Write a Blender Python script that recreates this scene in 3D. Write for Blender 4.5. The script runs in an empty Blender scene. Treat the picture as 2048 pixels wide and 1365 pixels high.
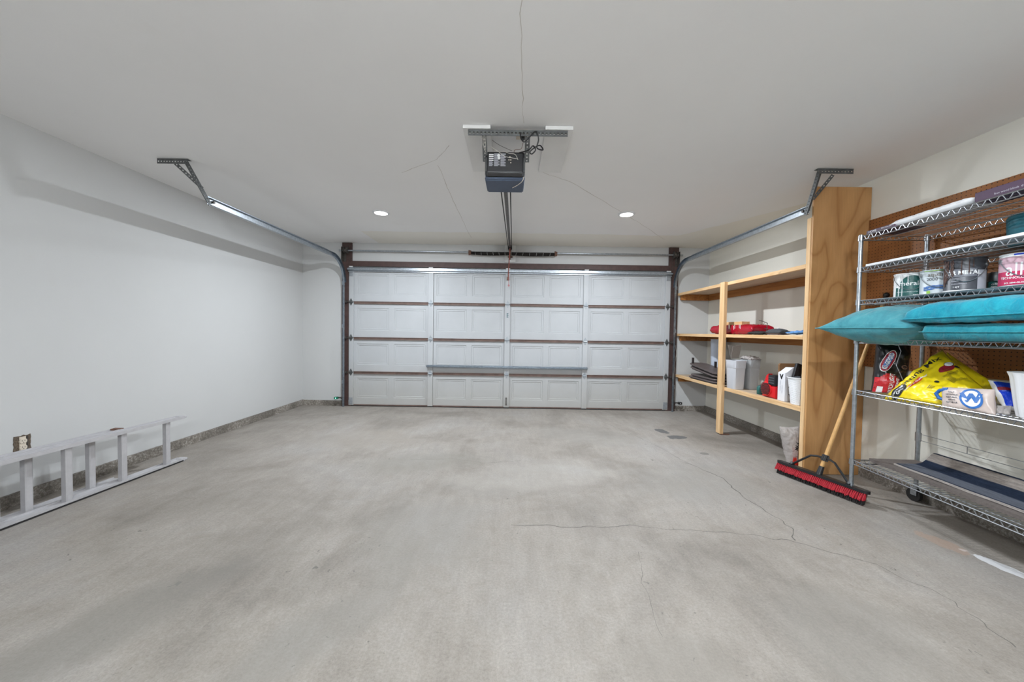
import bpy, bmesh, math, random
from mathutils import Vector, Matrix, noise
random.seed(7)
SC = bpy.context.scene
COL = SC.collection
PI = math.pi

# ------------------------------------------------------------------ camera
F_PX, YAW, PITCH, ROLL, CAM_H = 722.0, -0.0007, -0.0268, 0.0155, 1.183
def cam_axes():
    cy, sy, cp, sp = math.cos(YAW), math.sin(YAW), math.cos(PITCH), math.sin(PITCH)
    fwd = Vector((sy*cp, cy*cp, sp)); right = Vector((cy, -sy, 0)); up = right.cross(fwd)
    c, s = math.cos(ROLL), math.sin(ROLL)
    return c*right + s*up, -s*right + c*up, fwd
CR, CU, CF = cam_axes()
cd = bpy.data.cameras.new('camera'); cam = bpy.data.objects.new('camera', cd); COL.objects.link(cam)
cd.sensor_width = 36; cd.sensor_fit = 'HORIZONTAL'; cd.lens = F_PX/2048*36; cd.clip_start = .02
cam.matrix_world = Matrix(((CR.x, CU.x, -CF.x, 0), (CR.y, CU.y, -CF.y, 0), (CR.z, CU.z, -CF.z, CAM_H), (0, 0, 0, 1)))
SC.camera = cam
def at(u, v, x=None, y=None, z=None):
    """point of the place seen at pixel (u, v) of the 2048x1365 photograph, on the plane x=, y= or z="""
    d = CF + CR*((u-1024)/F_PX) - CU*((v-682.5)/F_PX)
    if x is not None: t = x/d.x
    elif y is not None: t = y/d.y
    else: t = (z-CAM_H)/d.z
    return Vector((0, 0, CAM_H)) + d*t

# ------------------------------------------------------------------ world, light, exposure
wd = bpy.data.worlds.new('world'); SC.world = wd; wd.use_nodes = True
wd.node_tree.nodes['Background'].inputs[0].default_value = (.6, .7, .8, 1)
wd.node_tree.nodes['Background'].inputs[1].default_value = .3
SC.view_settings.view_transform = 'Standard'; SC.view_settings.look = 'None'
SC.view_settings.exposure = 0.27; SC.view_settings.gamma = 1; SC.view_settings.use_curve_mapping = False
ZC, XL, XR, YD, YR = 2.492, -3.216, 2.989, 5.532, -1.25
LAMPS = [(-1.491, 4.075, 46), (1.232, 3.999, 50), (-1.491, 1.15, 7), (1.232, 1.15, 36)]  # last two are out of view, added to even the light
LAMP_COL = (.885, .955, 1.03)
FILL_GLOBE = 470   # strength of the unseen fill globe added on the rear wall
for lx, ly, p in LAMPS:
    ld = bpy.data.lights.new('downlight_glow', 'AREA'); ld.shape = 'DISK'; ld.size = .085; ld.energy = p; ld.color = LAMP_COL
    lo = bpy.data.objects.new('downlight_glow', ld); COL.objects.link(lo); lo.location = (lx, ly, ZC-.016)

# ------------------------------------------------------------------ materials
def lin(c):
    c = c/255
    return c/12.92 if c <= .04045 else ((c+.055)/1.055)**2.4
def rgb(r, g, b): return (lin(r), lin(g), lin(b), 1)
class NT:
    def __init__(s, name):
        s.m = bpy.data.materials.new(name); s.m.use_nodes = True
        s.t = s.m.node_tree; s.b = s.t.nodes['Principled BSDF']; s.c = None
    def n(s, ty, **k):
        n = s.t.nodes.new(ty)
        for a, v in k.items():
            if a in ('op',): n.operation = v
            elif hasattr(n, a): setattr(n, a, v)
        return n
    def l(s, a, b): s.t.links.new(a, b)
    def coord(s, scale=(1, 1, 1), rot=(0, 0, 0)):
        tc = s.n('ShaderNodeTexCoord'); mp = s.n('ShaderNodeMapping')
        mp.inputs['Scale'].default_value = scale; mp.inputs['Rotation'].default_value = rot
        s.l(tc.outputs['Object'], mp.inputs[0]); return mp.outputs[0]
    def noise(s, vec, scale, detail=5, rough=.55, dist=0):
        n = s.n('ShaderNodeTexNoise'); n.inputs['Scale'].default_value = scale; n.inputs['Detail'].default_value = detail
        n.inputs['Roughness'].default_value = rough; n.inputs['Distortion'].default_value = dist
        s.l(vec, n.inputs['Vector']); return n.outputs['Fac']
    def ramp(s, fac, stops):
        r = s.n('ShaderNodeValToRGB'); e = r.color_ramp.elements
        while len(e) < len(stops): e.new(.5)
        for i, (p, c) in enumerate(stops): e[i].position = p; e[i].color = c if not isinstance(c, (int, float)) else (c, c, c, 1)
        s.l(fac, r.inputs[0]); return r.outputs[0]
    def mix(s, fac, a, b, mode='MIX'):
        m = s.n('ShaderNodeMix'); m.data_type = 'RGBA'; m.blend_type = mode
        for soc, v in ((m.inputs[0], fac), (m.inputs[6], a), (m.inputs[7], b)):
            if hasattr(v, 'links'): s.l(v, soc)
            else: soc.default_value = v
        return m.outputs[2]
    def math(s, op, a, b=0.0, c=None):
        m = s.n('ShaderNodeMath', op=op)
        for i, v in enumerate((a, b, c)):
            if v is None: continue
            if hasattr(v, 'links'): s.l(v, m.inputs[i])
            else: m.inputs[i].default_value = v
        return m.outputs[0]
    def bump(s, h, strength=.3, dist=.01):
        b = s.n('ShaderNodeBump'); b.inputs['Strength'].default_value = strength; b.inputs['Distance'].default_value = dist
        s.l(h, b.inputs['Height']); s.l(b.outputs[0], s.b.inputs['Normal'])
    def done(s, col=None, rough=.6, metal=0, spec=None):
        if col is not None:
            if hasattr(col, 'links'): s.l(col, s.b.inputs['Base Color'])
            else: s.b.inputs['Base Color'].default_value = col
        if hasattr(rough, 'links'): s.l(rough, s.b.inputs['Roughness'])
        else: s.b.inputs['Roughness'].default_value = rough
        s.b.inputs['Metallic'].default_value = metal
        if spec is not None: s.b.inputs['Specular IOR Level'].default_value = spec
        return s.m
def mottled(name, c, var=.12, scale=14, rough=.6, metal=0, bump=.0, bscale=60, spec=None):
    t = NT(name); v = t.coord(); f = t.noise(v, scale)
    a = tuple(x*(1-var) for x in c[:3])+(1,); b = tuple(min(1, x*(1+var)) for x in c[:3])+(1,)
    col = t.ramp(f, [(.3, a), (.7, b)])
    if bump: t.bump(t.noise(v, bscale, 4), bump, .004)
    return t.done(col, rough, metal, spec)
M = {}
M['black_plastic'] = mottled('black plastic', rgb(28, 28, 31), .2, 20, .38)
M['black_matte'] = mottled('black matte', rgb(34, 32, 32), .25, 20, .8)
M['white_plastic'] = mottled('white plastic', rgb(226, 227, 229), .03, 6, .4)
M['white_paint'] = mottled('white trim paint', rgb(212, 212, 210), .03, 9, .5)
M['board_paint'] = mottled('painted board', rgb(226, 225, 223), .02, 9, .6)
M['galv'] = mottled('galvanised steel', rgb(168, 174, 180), .2, 45, .36, .85)
M['track_steel'] = mottled('track steel', rgb(140, 150, 160), .25, 30, .34, .9)
M['dark_steel'] = mottled('dark perforated steel', rgb(100, 102, 102), .25, 30, .5, .6)
M['dull_steel'] = mottled('dull oily steel', rgb(92, 88, 84), .3, 40, .5, .7)
M['spring'] = mottled('oiled spring steel', rgb(44, 40, 38), .3, 60, .4, .6)
M['chrome'] = mottled('chrome wire', rgb(168, 171, 175), .05, 40, .32, .95)
M['hinge'] = mottled('zinc hinge', rgb(160, 165, 170), .15, 40, .45, .5)
M['alu'] = mottled('worn aluminium', rgb(186, 184, 186), .06, 25, .55, .2)
M['rust'] = mottled('rusty steel', rgb(110, 80, 66), .35, 60, .75)
M['brown_paint'] = mottled('brown paint', rgb(72, 52, 48), .22, 18, .6)
M['brown_flange'] = mottled('brown section edge', rgb(104, 84, 76), .25, 12, .6)
M['opener_blue'] = mottled('slate blue housing', rgb(66, 78, 98), .1, 12, .42)
M['lens'] = mottled('greyish sticker', rgb(160, 168, 170), .15, 80, .5)
M['wire_white'] = mottled('white wire', rgb(206, 200, 192), .05, 9, .5)
M['red_pull'] = mottled('red pull', rgb(180, 26, 34), .1, 9, .4)
M['rubber'] = mottled('black rubber', rgb(26, 25, 25), .2, 20, .7)
M['red_bristle'] = mottled('red bristles', rgb(158, 18, 34), .35, 150, .65)
M['handle_wood'] = mottled('varnished handle', rgb(206, 160, 100), .12, 22, .38)
M['charcoal_black'] = mottled('glossy black film', rgb(24, 22, 24), .2, 10, .3)
M['bag_red'] = mottled('red film', rgb(186, 30, 40), .12, 10, .32)
M['bag_yellow'] = mottled('yellow film', rgb(236, 210, 24), .08, 7, .3)
M['ink_black'] = mottled('black print', rgb(26, 26, 28), .05, 9, .5)
M['ink_white'] = mottled('white print', rgb(232, 232, 232), .02, 9, .5)
M['ink_olive'] = mottled('olive print', rgb(120, 108, 24), .05, 9, .5)
M['ink_red'] = mottled('red print', rgb(206, 46, 34), .05, 9, .5)
M['ink_crimson'] = mottled('crimson print', rgb(150, 24, 44), .2, 40, .5)
M['ink_blue'] = mottled('blue print', rgb(34, 98, 170), .06, 9, .45)
M['salt_bag'] = mottled('pinkish beige film', rgb(196, 180, 172), .07, 14, .35)
M['blue_bag'] = mottled('blue film', rgb(22, 60, 190), .12, 9, .3)
M['teal'] = mottled('teal', rgb(14, 84, 96), .08, 8, .6)
M['plum_box'] = mottled('plum card', rgb(74, 54, 74), .08, 8, .55)
M['kraft'] = mottled('kraft card', rgb(128, 92, 58), .08, 12, .8)
M['taupe'] = mottled('taupe card', rgb(128, 120, 112), .06, 12, .75)
M['carton'] = mottled('white carton', rgb(222, 222, 226), .02, 6, .55)
M['grey_bin'] = mottled('pale grey plastic', rgb(196, 197, 202), .03, 6, .45)
M['grey_bin2'] = mottled('mid grey plastic', rgb(160, 162, 164), .03, 6, .45)
M['pail_blue'] = mottled('bluish white plastic', rgb(200, 208, 222), .04, 6, .35)
M['red_tool'] = mottled('red moulded plastic', rgb(206, 22, 30), .05, 9, .35)
M['red_tarp'] = mottled('shiny red vinyl', rgb(158, 12, 36), .15, 14, .22, bump=.5, bscale=18)
M['tray_brown'] = mottled('dark taupe tray', rgb(94, 84, 82), .15, 12, .45)
M['tray_dark'] = mottled('blackish brown', rgb(46, 38, 38), .15, 12, .5)
M['denim'] = mottled('blue cloth', rgb(92, 140, 196), .15, 60, .85)
M['shoe_grey'] = mottled('charcoal fabric', rgb(66, 68, 72), .15, 80, .85)
M['dark_tin'] = mottled('dark grey label', rgb(70, 72, 78), .08, 14, .4)
M['tin_mid'] = mottled('mid grey label', rgb(116, 118, 126), .06, 14, .4)
M['tin_metal'] = mottled('tinplate', rgb(188, 190, 192), .08, 30, .32, .8)
M['can_green'] = mottled('dark green label', rgb(34, 88, 84), .18, 22, .4)
M['can_pale'] = mottled('pale silver label', rgb(196, 204, 208), .05, 12, .4)
M['can_wave'] = mottled('blue wave print', rgb(70, 112, 172), .2, 24, .4)
M['can_lime'] = mottled('lime print', rgb(150, 196, 80), .1, 24, .4)
M['can_pink'] = mottled('magenta label', rgb(188, 34, 84), .12, 14, .4)
M['can_rose'] = mottled('rose label', rgb(206, 168, 180), .12, 14, .4)
M['drip_brown'] = mottled('dried brown paint', rgb(86, 64, 58), .2, 40, .5)
M['grey_card'] = mottled('pale grey sticker', rgb(178, 178, 186), .03, 14, .5)
M['outlet_cream'] = mottled('cream outlet', rgb(214, 202, 186), .05, 14, .5)
M['hole_dark'] = mottled('raw wall hole', rgb(96, 84, 72), .4, 120, .95, bump=.6)
M['sensor_green'] = mottled('green sensor', rgb(20, 110, 84), .1, 14, .4)
def emis(name, c, s):
    t = NT(name); t.b.inputs['Emission Color'].default_value = c; t.b.inputs['Emission Strength'].default_value = s
    return t.done(c, .5)
M['led'] = emis('lit diffuser', (.95, .98, 1, 1), 9)
M['globe'] = emis('lit fill globe', (.90, .96, 1, 1), FILL_GLOBE)
M['led_green'] = emis('green indicator', (.3, 1, .7, 1), 3)

def plaster(name, c, stains=None):
    t = NT(name); v = t.coord()
    f = t.noise(v, 1.1, 4); col = t.ramp(f, [(.3, tuple(x*.965 for x in c[:3])+(1,)), (.7, c)])
    sm = t.ramp(t.noise(v, 2.3, 6, .6, .6), [(.66, 0), (.78, .10)])
    col = t.mix(sm, col, tuple(x*y for x, y in zip(c[:3], (.86, .80, .70)))+(1,))
    if stains == 'ceiling':      # yellowed strip along the door wall and the right wall
        sx = t.n('ShaderNodeSeparateXYZ'); t.l(v, sx.inputs[0])
        wob = t.math('MULTIPLY', t.noise(v, 3.5, 3), .12)
        y = t.math('ADD', sx.outputs[1], wob); m1 = t.math('GREATER_THAN', y, 4.915)
        m1 = t.math('MULTIPLY', m1, t.math('GREATER_THAN', sx.outputs[0], -2.05))
        xx = t.math('ADD', t.math('ADD', sx.outputs[0], wob), t.math('MULTIPLY', sx.outputs[1], .55))
        m2 = t.math('GREATER_THAN', xx, 4.92)
        m = t.math('MULTIPLY', t.math('MAXIMUM', m1, m2), .55)
        col = t.mix(m, col, tuple(x*y for x, y in zip(c[:3], (.90, .86, .74)))+(1,))
    t.bump(t.noise(v, 120, 4, .6), .12, .003)
    return t.done(col, .75, 0, .25)
M['wall'] = plaster('painted wall', rgb(199, 199, 198))
M['wall_cream'] = plaster('creamy painted wall', rgb(224, 221, 211))
M['ceiling'] = plaster('painted ceiling', rgb(242, 241, 240), 'ceiling')
def door_mat_():
    t = NT('white door steel'); v = t.coord(); sx = t.n('ShaderNodeSeparateXYZ'); t.l(v, sx.inputs[0])
    col = t.ramp(t.noise(v, 3, 4), [(.3, rgb(174, 176, 178)), (.7, rgb(180, 182, 184))])
    g = t.math('ADD', sx.outputs[2], t.math('MULTIPLY', t.noise(t.coord((1, 1, 2)), 4, 5, .7), .5))
    m = t.n('ShaderNodeMapRange'); m.inputs[1].default_value = 1.0; m.inputs[2].default_value = .2; m.inputs[3].default_value = 0; m.inputs[4].default_value = .5; t.l(g, m.inputs[0])
    col = t.mix(m.outputs[0], col, rgb(166, 160, 148)); return t.done(col, .5)
M['door_white'] = door_mat_()

def concrete_floor():
    t = NT('worn concrete'); v = t.coord()
    base = t.ramp(t.noise(v, .9, 6, .6, .5), [(.30, rgb(146, 140, 133)), (.5, rgb(170, 164, 157)), (.68, rgb(176, 172, 168))])
    med = t.ramp(t.noise(v, 5.5, 8, .72, 1.2), [(.3, rgb(112, 110, 108)), (.55, rgb(132, 131, 130)), (.75, rgb(150, 149, 148))])
    col = t.mix(.85, base, med, 'SOFT_LIGHT')
    fine = t.ramp(t.noise(v, 85, 10, .85), [(.32, .28), (.5, .5), (.68, .72)])
    col = t.mix(.62, col, fine, 'OVERLAY')
    vs = t.coord((1, .18, 1), (0, 0, .35)); st = t.ramp(t.noise(vs, 16, 6, .7, .4), [(.35, .40), (.65, .56)])
    col = t.mix(.42, col, st, 'OVERLAY')
    # white crusty scatter
    w = t.ramp(t.noise(v, 34, 4, .6), [(.70, 0), (.78, .4)])
    wm = t.math('MULTIPLY', w, t.ramp(t.noise(v, 1.3, 3), [(.48, 0), (.62, 1)]))
    col = t.mix(wm, col, rgb(206, 204, 202))
    d = t.ramp(t.noise(v, 30, 3, .5, 1.), [(.68, 0), (.73, .8)])
    dm = t.math('MULTIPLY', d, t.ramp(t.noise(v, 1.9, 2), [(.5, 0), (.56, 1)]))
    col = t.mix(dm, col, rgb(96, 92, 88))
    # stains with a place of their own: (x, y, rx, ry, colour, strength)
    sx = t.n('ShaderNodeSeparateXYZ'); t.l(v, sx.inputs[0])
    n1 = t.noise(v, 3.2, 5, .6); n2 = t.noise(v, 9, 4, .6)
    for (x, y, rx, ry, rot, c, s) in STAINS:
        dx = t.math('SUBTRACT', sx.outputs[0], x); dy = t.math('SUBTRACT', sx.outputs[1], y)
        ca, sa = math.cos(rot), math.sin(rot)
        px = t.math('DIVIDE', t.math('ADD', t.math('MULTIPLY', dx, ca), t.math('MULTIPLY', dy, sa)), rx)
        py = t.math('DIVIDE', t.math('SUBTRACT', t.math('MULTIPLY', dy, ca), t.math('MULTIPLY', dx, sa)), ry)
        r = t.math('SQRT', t.math('ADD', t.math('MULTIPLY', px, px), t.math('MULTIPLY', py, py)))
        r = t.math('ADD', r, t.math('MULTIPLY', t.math('SUBTRACT', n2 if rx < .15 else n1, .5), 1.6))
        soft = .12 if rx < .15 else .8
        m = t.n('ShaderNodeMapRange'); m.interpolation_type = 'SMOOTHSTEP'
        m.inputs[1].default_value = 1+soft*.5; m.inputs[2].default_value = 1-soft*.5
        m.inputs[3].default_value = 0; m.inputs[4].default_value = s
        t.l(r, m.inputs[0]); col = t.mix(m.outputs[0], col, c)
    t.bump(t.noise(v, 70, 6, .7), .25, .003)
    rr = t.ramp(t.noise(v, 3, 4), [(.3, .52), (.7, .7)])
    return t.done(col, rr, 0, .35)
STAINS = [(1.83, 4.36, .06, .11, .2, rgb(92, 92, 92), .9), (1.90, 4.10, .12, .07, .3, rgb(90, 90, 90), .9),
          (1.92, 3.55, .04, .04, 0, rgb(104, 102, 98), .7),
          (-1.55, 1.42, .42, .16, 1.05, rgb(120, 116, 110), .55), (-.75, 1.35, .3, .12, .9, rgb(128, 124, 118), .45),
          (.62, 1.28, .2, .12, .2, rgb(126, 120, 112), .5),
          (-.75, 3.2, .5, .22, .2, rgb(134, 130, 122), .5), (-.5, 2.1, .35, .4, .2, rgb(136, 132, 126), .4),
          (.9, 4.1, .6, .3, -.3, rgb(138, 134, 128), .45), (-1.6, 3.9, .5, .3, .2, rgb(142, 134, 124), .5),
          (2.56, 1.83, .035, .16, .15, rgb(214, 214, 216), .85), (2.5, 2.05, .05, .14, .15, rgb(168, 140, 122), .5),
          (1.5, 2.9, .5, .35, .4, rgb(140, 137, 132), .4), (1.35, 1.4, .35, .25, .6, rgb(136, 132, 126), .35),
          (.2, 2.9, .7, .3, .3, rgb(176, 172, 166), .25)]
M['floor'] = concrete_floor()
def curb_mat():
    t = NT('rough stem wall'); v = t.coord()
    c = t.ramp(t.noise(v, 60, 6, .8), [(.3, rgb(92, 86, 80)), (.50, rgb(146, 138, 128)), (.60, rgb(190, 184, 176)), (.72, rgb(222, 218, 212))])
    c = t.mix(t.ramp(t.noise(v, 3, 3), [(.4, 0), (.6, .6)]), c, rgb(92, 86, 78))
    t.bump(t.noise(v, 80, 5, .8), .9, .01); return t.done(c, .9)
M['curb'] = curb_mat()
M['crack'] = mottled('floor crack', rgb(100, 96, 92), .2, 30, .95)
M['seam'] = mottled('ceiling crack', rgb(196, 190, 182), .06, 30, .9)

def pine(name, stretch, c1=rgb(226, 192, 148), c2=rgb(200, 158, 110), knots=True):
    t = NT(name); v = t.coord(stretch)
    g = t.ramp(t.noise(v, 26, 5, .6, .8), [(.3, c2), (.65, c1)])
    if knots:
        k = t.ramp(t.noise(t.coord(), 7, 2, .4), [(.70, 0), (.76, .6)])
        g = t.mix(k, g, rgb(116, 72, 40))
    return t.done(g, .6, 0, .3)
M['pine_x'] = pine('pine along x', (.08, 1, 1)); M['pine_y'] = pine('pine along y', (1, .08, 1)); M['pine_z'] = pine('pine along z', (1, 1, .07))
M['deck'] = pine('shelf deck', (1, .06, 1), rgb(196, 176, 154), rgb(172, 148, 122), False)
M['cleat'] = pine('cleat wood', (1, .08, 1), rgb(178, 122, 66), rgb(140, 88, 44))
def plywood():
    t = NT('plywood sheet'); v = t.coord((1, 1, .42))
    n = t.noise(v, 2.1, 2.5, .45, .35); fr = t.math('FRACT', t.math('MULTIPLY', n, 9.0))
    col = t.ramp(fr, [(0, rgb(166, 118, 70)), (.16, rgb(182, 136, 86)), (.55, rgb(192, 146, 96)), (.88, rgb(182, 136, 86)), (1, rgb(166, 118, 70))])
    big = t.ramp(t.noise(t.coord((1.4, 1, .5)), 1.6, 4, .6), [(.35, .42), (.65, .56)]); col = t.mix(.7, col, big, 'OVERLAY')
    f = t.ramp(t.noise(t.coord((1, 1, .05)), 90, 3, .6), [(.3, .44), (.7, .56)])
    col = t.mix(.5, col, f, 'OVERLAY')
    return t.done(col, .5, 0, .35)
M['ply'] = plywood()
def pegmat():
    t = NT('pegboard'); v = t.coord(); sx = t.n('ShaderNodeSeparateXYZ'); t.l(v, sx.inputs[0])
    fs = []
    for i in (1, 2):
        a = t.math('FRACT', t.math('DIVIDE', sx.outputs[i], .0254)); fs.append(t.math('SUBTRACT', a, .5))
    r = t.math('SQRT', t.math('ADD', t.math('MULTIPLY', fs[0], fs[0]), t.math('MULTIPLY', fs[1], fs[1])))
    hole = t.math('LESS_THAN', r, .13)
    c = t.ramp(t.noise(v, 5, 6, .7), [(.3, rgb(126, 80, 44)), (.7, rgb(152, 100, 58))])
    c = t.mix(hole, c, rgb(46, 28, 16)); return t.done(c, .55, 0, .3)
M['peg'] = pegmat()
def cushion_mat(name, a, b):
    t = NT(name); v = t.coord()
    c = t.ramp(t.noise(v, 9, 6, .7, .8), [(.35, a), (.65, b)])
    t.bump(t.noise(v, 16, 4, .55, 1.2), .35, .02); t.b.inputs['Sheen Weight'].default_value = .25
    return t.done(c, .85, 0, .2)
M['cush_dull'] = cushion_mat('faded teal cloth', rgb(54, 128, 140), rgb(74, 150, 160))
M['cush_bright'] = cushion_mat('turquoise cloth', rgb(0, 126, 150), rgb(26, 156, 174))
M['cush_dark'] = cushion_mat('deep turquoise cloth', rgb(4, 110, 126), rgb(36, 136, 148))
def rug_mat():
    t = NT('navy striped rug'); v = t.coord(); sx = t.n('ShaderNodeSeparateXYZ'); t.l(v, sx.inputs[0])
    # stripes run the length of the rug: local x is across it
    nv, gr = rgb(34, 42, 58), rgb(88, 92, 102)
    st = t.ramp(t.math('MULTIPLY', sx.outputs[0], 2.2), [(0, rgb(150, 144, 140)), (.315, rgb(160, 152, 146)), (.32, nv), (.34, nv), (.36, gr), (.58, gr), (.60, nv), (.735, nv), (.745, rgb(138, 130, 124)), (.83, rgb(134, 126, 120)), (.84, nv)])
    s2 = t.ramp(t.noise(t.coord((1, .10, 1)), 110, 6, .85), [(.35, .28), (.65, .72)])
    c = t.mix(.7, st, s2, 'OVERLAY'); t.bump(t.noise(v, 260, 3), .5, .003); return t.done(c, .95, 0, .1)
M['rug'] = rug_mat()
M['mat_grey'] = mottled('grey ribbed mat', rgb(98, 90, 86), .2, 80, .8)
def clear_film():
    t = NT('clear plastic film'); t.b.inputs['Alpha'].default_value = .68
    v = t.coord(); t.bump(t.noise(v, 22, 4, .6, 1), .8, .02)
    return t.done(rgb(206, 198, 194), .18)
M['film'] = clear_film()

# ------------------------------------------------------------------ mesh helpers
def BM(): return bmesh.new()
def box(bm, x0, x1, y0, y1, z0, z1, bev=0, mat=None):
    r = bmesh.ops.create_cube(bm, size=1); vs = r['verts']
    for v in vs:
        v.co = Vector((x0+(v.co.x+.5)*(x1-x0), y0+(v.co.y+.5)*(y1-y0), z0+(v.co.z+.5)*(z1-z0)))
    if bev:
        es = list({e for v in vs for e in v.link_edges})
        r = bmesh.ops.bevel(bm, geom=es, offset=bev, segments=2, affect='EDGES', profile=.6)
        vs = list({v for f in r['faces'] for v in f.verts} | {v for v in vs if v.is_valid})
    if mat is not None: bmesh.ops.transform(bm, matrix=mat, verts=[v for v in vs if v.is_valid])
    return vs
def frame_of(d):
    d = d.normalized(); a = Vector((0, 0, 1)) if abs(d.z) < .9 else Vector((1, 0, 0))
    x = a.cross(d).normalized(); return x, d.cross(x)
def cyl(bm, p0, p1, r0, r1=None, seg=16, caps=True):
    p0, p1 = Vector(p0), Vector(p1); r1 = r0 if r1 is None else r1; x, y = frame_of(p1-p0)
    a, b = [], []
    for i in range(seg):
        t = 2*PI*i/seg; c = x*math.cos(t)+y*math.sin(t)
        a.append(bm.verts.new(p0+c*r0)); b.append(bm.verts.new(p1+c*r1))
    for i in range(seg): bm.faces.new((a[i], a[(i+1) % seg], b[(i+1) % seg], b[i]))
    if caps: bm.faces.new(a[::-1]); bm.faces.new(b)
def tube(bm, pts, r, seg=6, closed=False, r_fn=None):
    pts = [Vector(p) for p in pts]; n = len(pts); rings = []
    x = None
    for i, p in enumerate(pts):
        if closed: d = pts[(i+1) % n]-pts[i-1]
        else: d = (pts[min(i+1, n-1)]-pts[max(i-1, 0)])
        d.normalize()
        if x is None: x, y = frame_of(d)
        else:
            x = (x-d*x.dot(d)).normalized(); y = d.cross(x)
        rr = r_fn(i/(n-1)) if r_fn else r
        rings.append([bm.verts.new(p+(x*math.cos(2*PI*k/seg)+y*math.sin(2*PI*k/seg))*rr) for k in range(seg)])
    for i in range(n if closed else n-1):
        a, b = rings[i], rings[(i+1) % n]
        for k in range(seg): bm.faces.new((a[k], a[(k+1) % seg], b[(k+1) % seg], b[k]))
    if not closed: bm.faces.new(rings[0][::-1]); bm.faces.new(rings[-1])
def lathe(bm, prof, c=(0, 0, 0), seg=32, rib=0, ribn=0, caps=True):
    c = Vector(c); rings = []
    for r, z in prof:
        rings.append([bm.verts.new(c+Vector(((r+(rib*math.cos(ribn*2*PI*k/seg) if ribn else 0))*math.cos(2*PI*k/seg), (r+(rib*math.cos(ribn*2*PI*k/seg) if ribn else 0))*math.sin(2*PI*k/seg), z))) for k in range(seg)])
    for a, b in zip(rings, rings[1:]):
        for k in range(seg): bm.faces.new((a[k], a[(k+1) % seg], b[(k+1) % seg], b[k]))
    if caps: bm.faces.new(rings[0][::-1]); bm.faces.new(rings[-1])
def poly(bm, pts): return bm.faces.new([bm.verts.new(Vector(p)) for p in pts])
def extr(bm, pts, d):
    """prism from a planar outline pushed by vector d"""
    d = Vector(d); a = [bm.verts.new(Vector(p)) for p in pts]; b = [bm.verts.new(Vector(p)+d) for p in pts]; n = len(a)
    bm.faces.new(a); bm.faces.new(b[::-1])
    for i in range(n): bm.faces.new((a[i], b[i], b[(i+1) % n], a[(i+1) % n]))
def sweep(bm, prof, path):
    """prof: list of functions? -> simple: list of 2-D (a,b); path: list of (origin, A, B)"""
    rings = [[bm.verts.new(o+A*a+B*b) for a, b in prof] for o, A, B in path]; n = len(prof)
    for r0, r1 in zip(rings, rings[1:]):
        for k in range(n): bm.faces.new((r0[k], r0[(k+1) % n], r1[(k+1) % n], r1[k]))
    bm.faces.new(rings[0][::-1]); bm.faces.new(rings[-1])
def perf(bm, o, L, W, n, pitch, w, r, t=.0025):
    """perforated strip: n square cells with an eight-sided hole each, L and W unit directions"""
    o, L, W = Vector(o), Vector(L).normalized(), Vector(W).normalized(); N = L.cross(W)*t
    for i in range(n):
        c = o+L*(pitch*(i+.5))+W*(w/2)
        out, inn = [], []
        for k in range(8):
            a = PI/4*k; m = max(abs(math.cos(a)), abs(math.sin(a)))
            out.append(c+L*(math.cos(a)/m*pitch/2)+W*(math.sin(a)/m*w/2)); inn.append(c+L*(math.cos(a)*r)+W*(math.sin(a)*r))
        V = [[bm.verts.new(p+s) for p in P] for s in (N*0, N) for P in (out, inn)]
        for k in range(8):
            j = (k+1) % 8
            bm.faces.new((V[0][k], V[1][k], V[1][j], V[0][j])); bm.faces.new((V[2][k], V[2][j], V[3][j], V[3][k]))
            bm.faces.new((V[1][k], V[3][k], V[3][j], V[1][j])); bm.faces.new((V[0][k], V[0][j], V[2][j], V[2][k]))
def WM(o):
    m = o.matrix_basis.copy()
    while o.parent: o = o.parent; m = o.matrix_basis @ m
    return m
def tag(o, label=None, cat=None, group=None, kind=None):
    if label: o['label'] = label
    if cat: o['category'] = cat
    if group: o['group'] = group
    if kind: o['kind'] = kind
    return o
def obj(name, bm, mat, parent=None, smooth=False, label=None, auto=None):
    """link a mesh given in world coordinates, as a child of parent if there is one"""
    bmesh.ops.recalc_face_normals(bm, faces=bm.faces)
    me = bpy.data.meshes.new(name)
    if parent: bm.transform(WM(parent).inverted())
    bm.to_mesh(me); bm.free()
    me.materials.append(M[mat] if isinstance(mat, str) else mat)
    if smooth:
        for p in me.polygons: p.use_smooth = True
        if auto is not None:
            try: me.set_sharp_from_angle(angle=math.radians(auto))
            except Exception: pass
    o = bpy.data.objects.new(name, me); COL.objects.link(o)
    if parent: o.parent = parent
    if label: o['label'] = label
    return o
def solo(name, bm, mat, label, cat, group=None, smooth=False, auto=None, origin=None):
    o = obj(name, bm, mat, None, smooth, None, auto)
    if origin is not None:
        v = Vector(origin); o.data.transform(Matrix.Translation(-v)); o.location = v
    return tag(o, label, cat, group)
def thing(name, label, cat, loc=(0, 0, 0), rz=0, group=None):
    o = bpy.data.objects.new(name, None); COL.objects.link(o); o.location = loc; o.rotation_euler = (0, 0, rz)
    o.empty_display_size = .05
    o.matrix_basis = Matrix.Translation(Vector(loc)) @ Matrix.Rotation(rz, 4, 'Z')
    return tag(o, label, cat, group)
def struct(name, bm, mat, parent=None, smooth=False):
    o = obj(name, bm, mat, parent, smooth)
    if not parent: o['kind'] = 'structure'
    return o
def dup(root, loc, rz=0, label=None, group=None):
    r = root.copy(); COL.objects.link(r); r.location = loc; r.rotation_euler = (0, 0, rz)
    if label: r['label'] = label
    if group: r['group'] = group
    for ch in list(root.children):
        c = ch.copy(); COL.objects.link(c); c.parent = r
        for g in ch.children:
            d = g.copy(); COL.objects.link(d); d.parent = c
    return r
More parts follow.
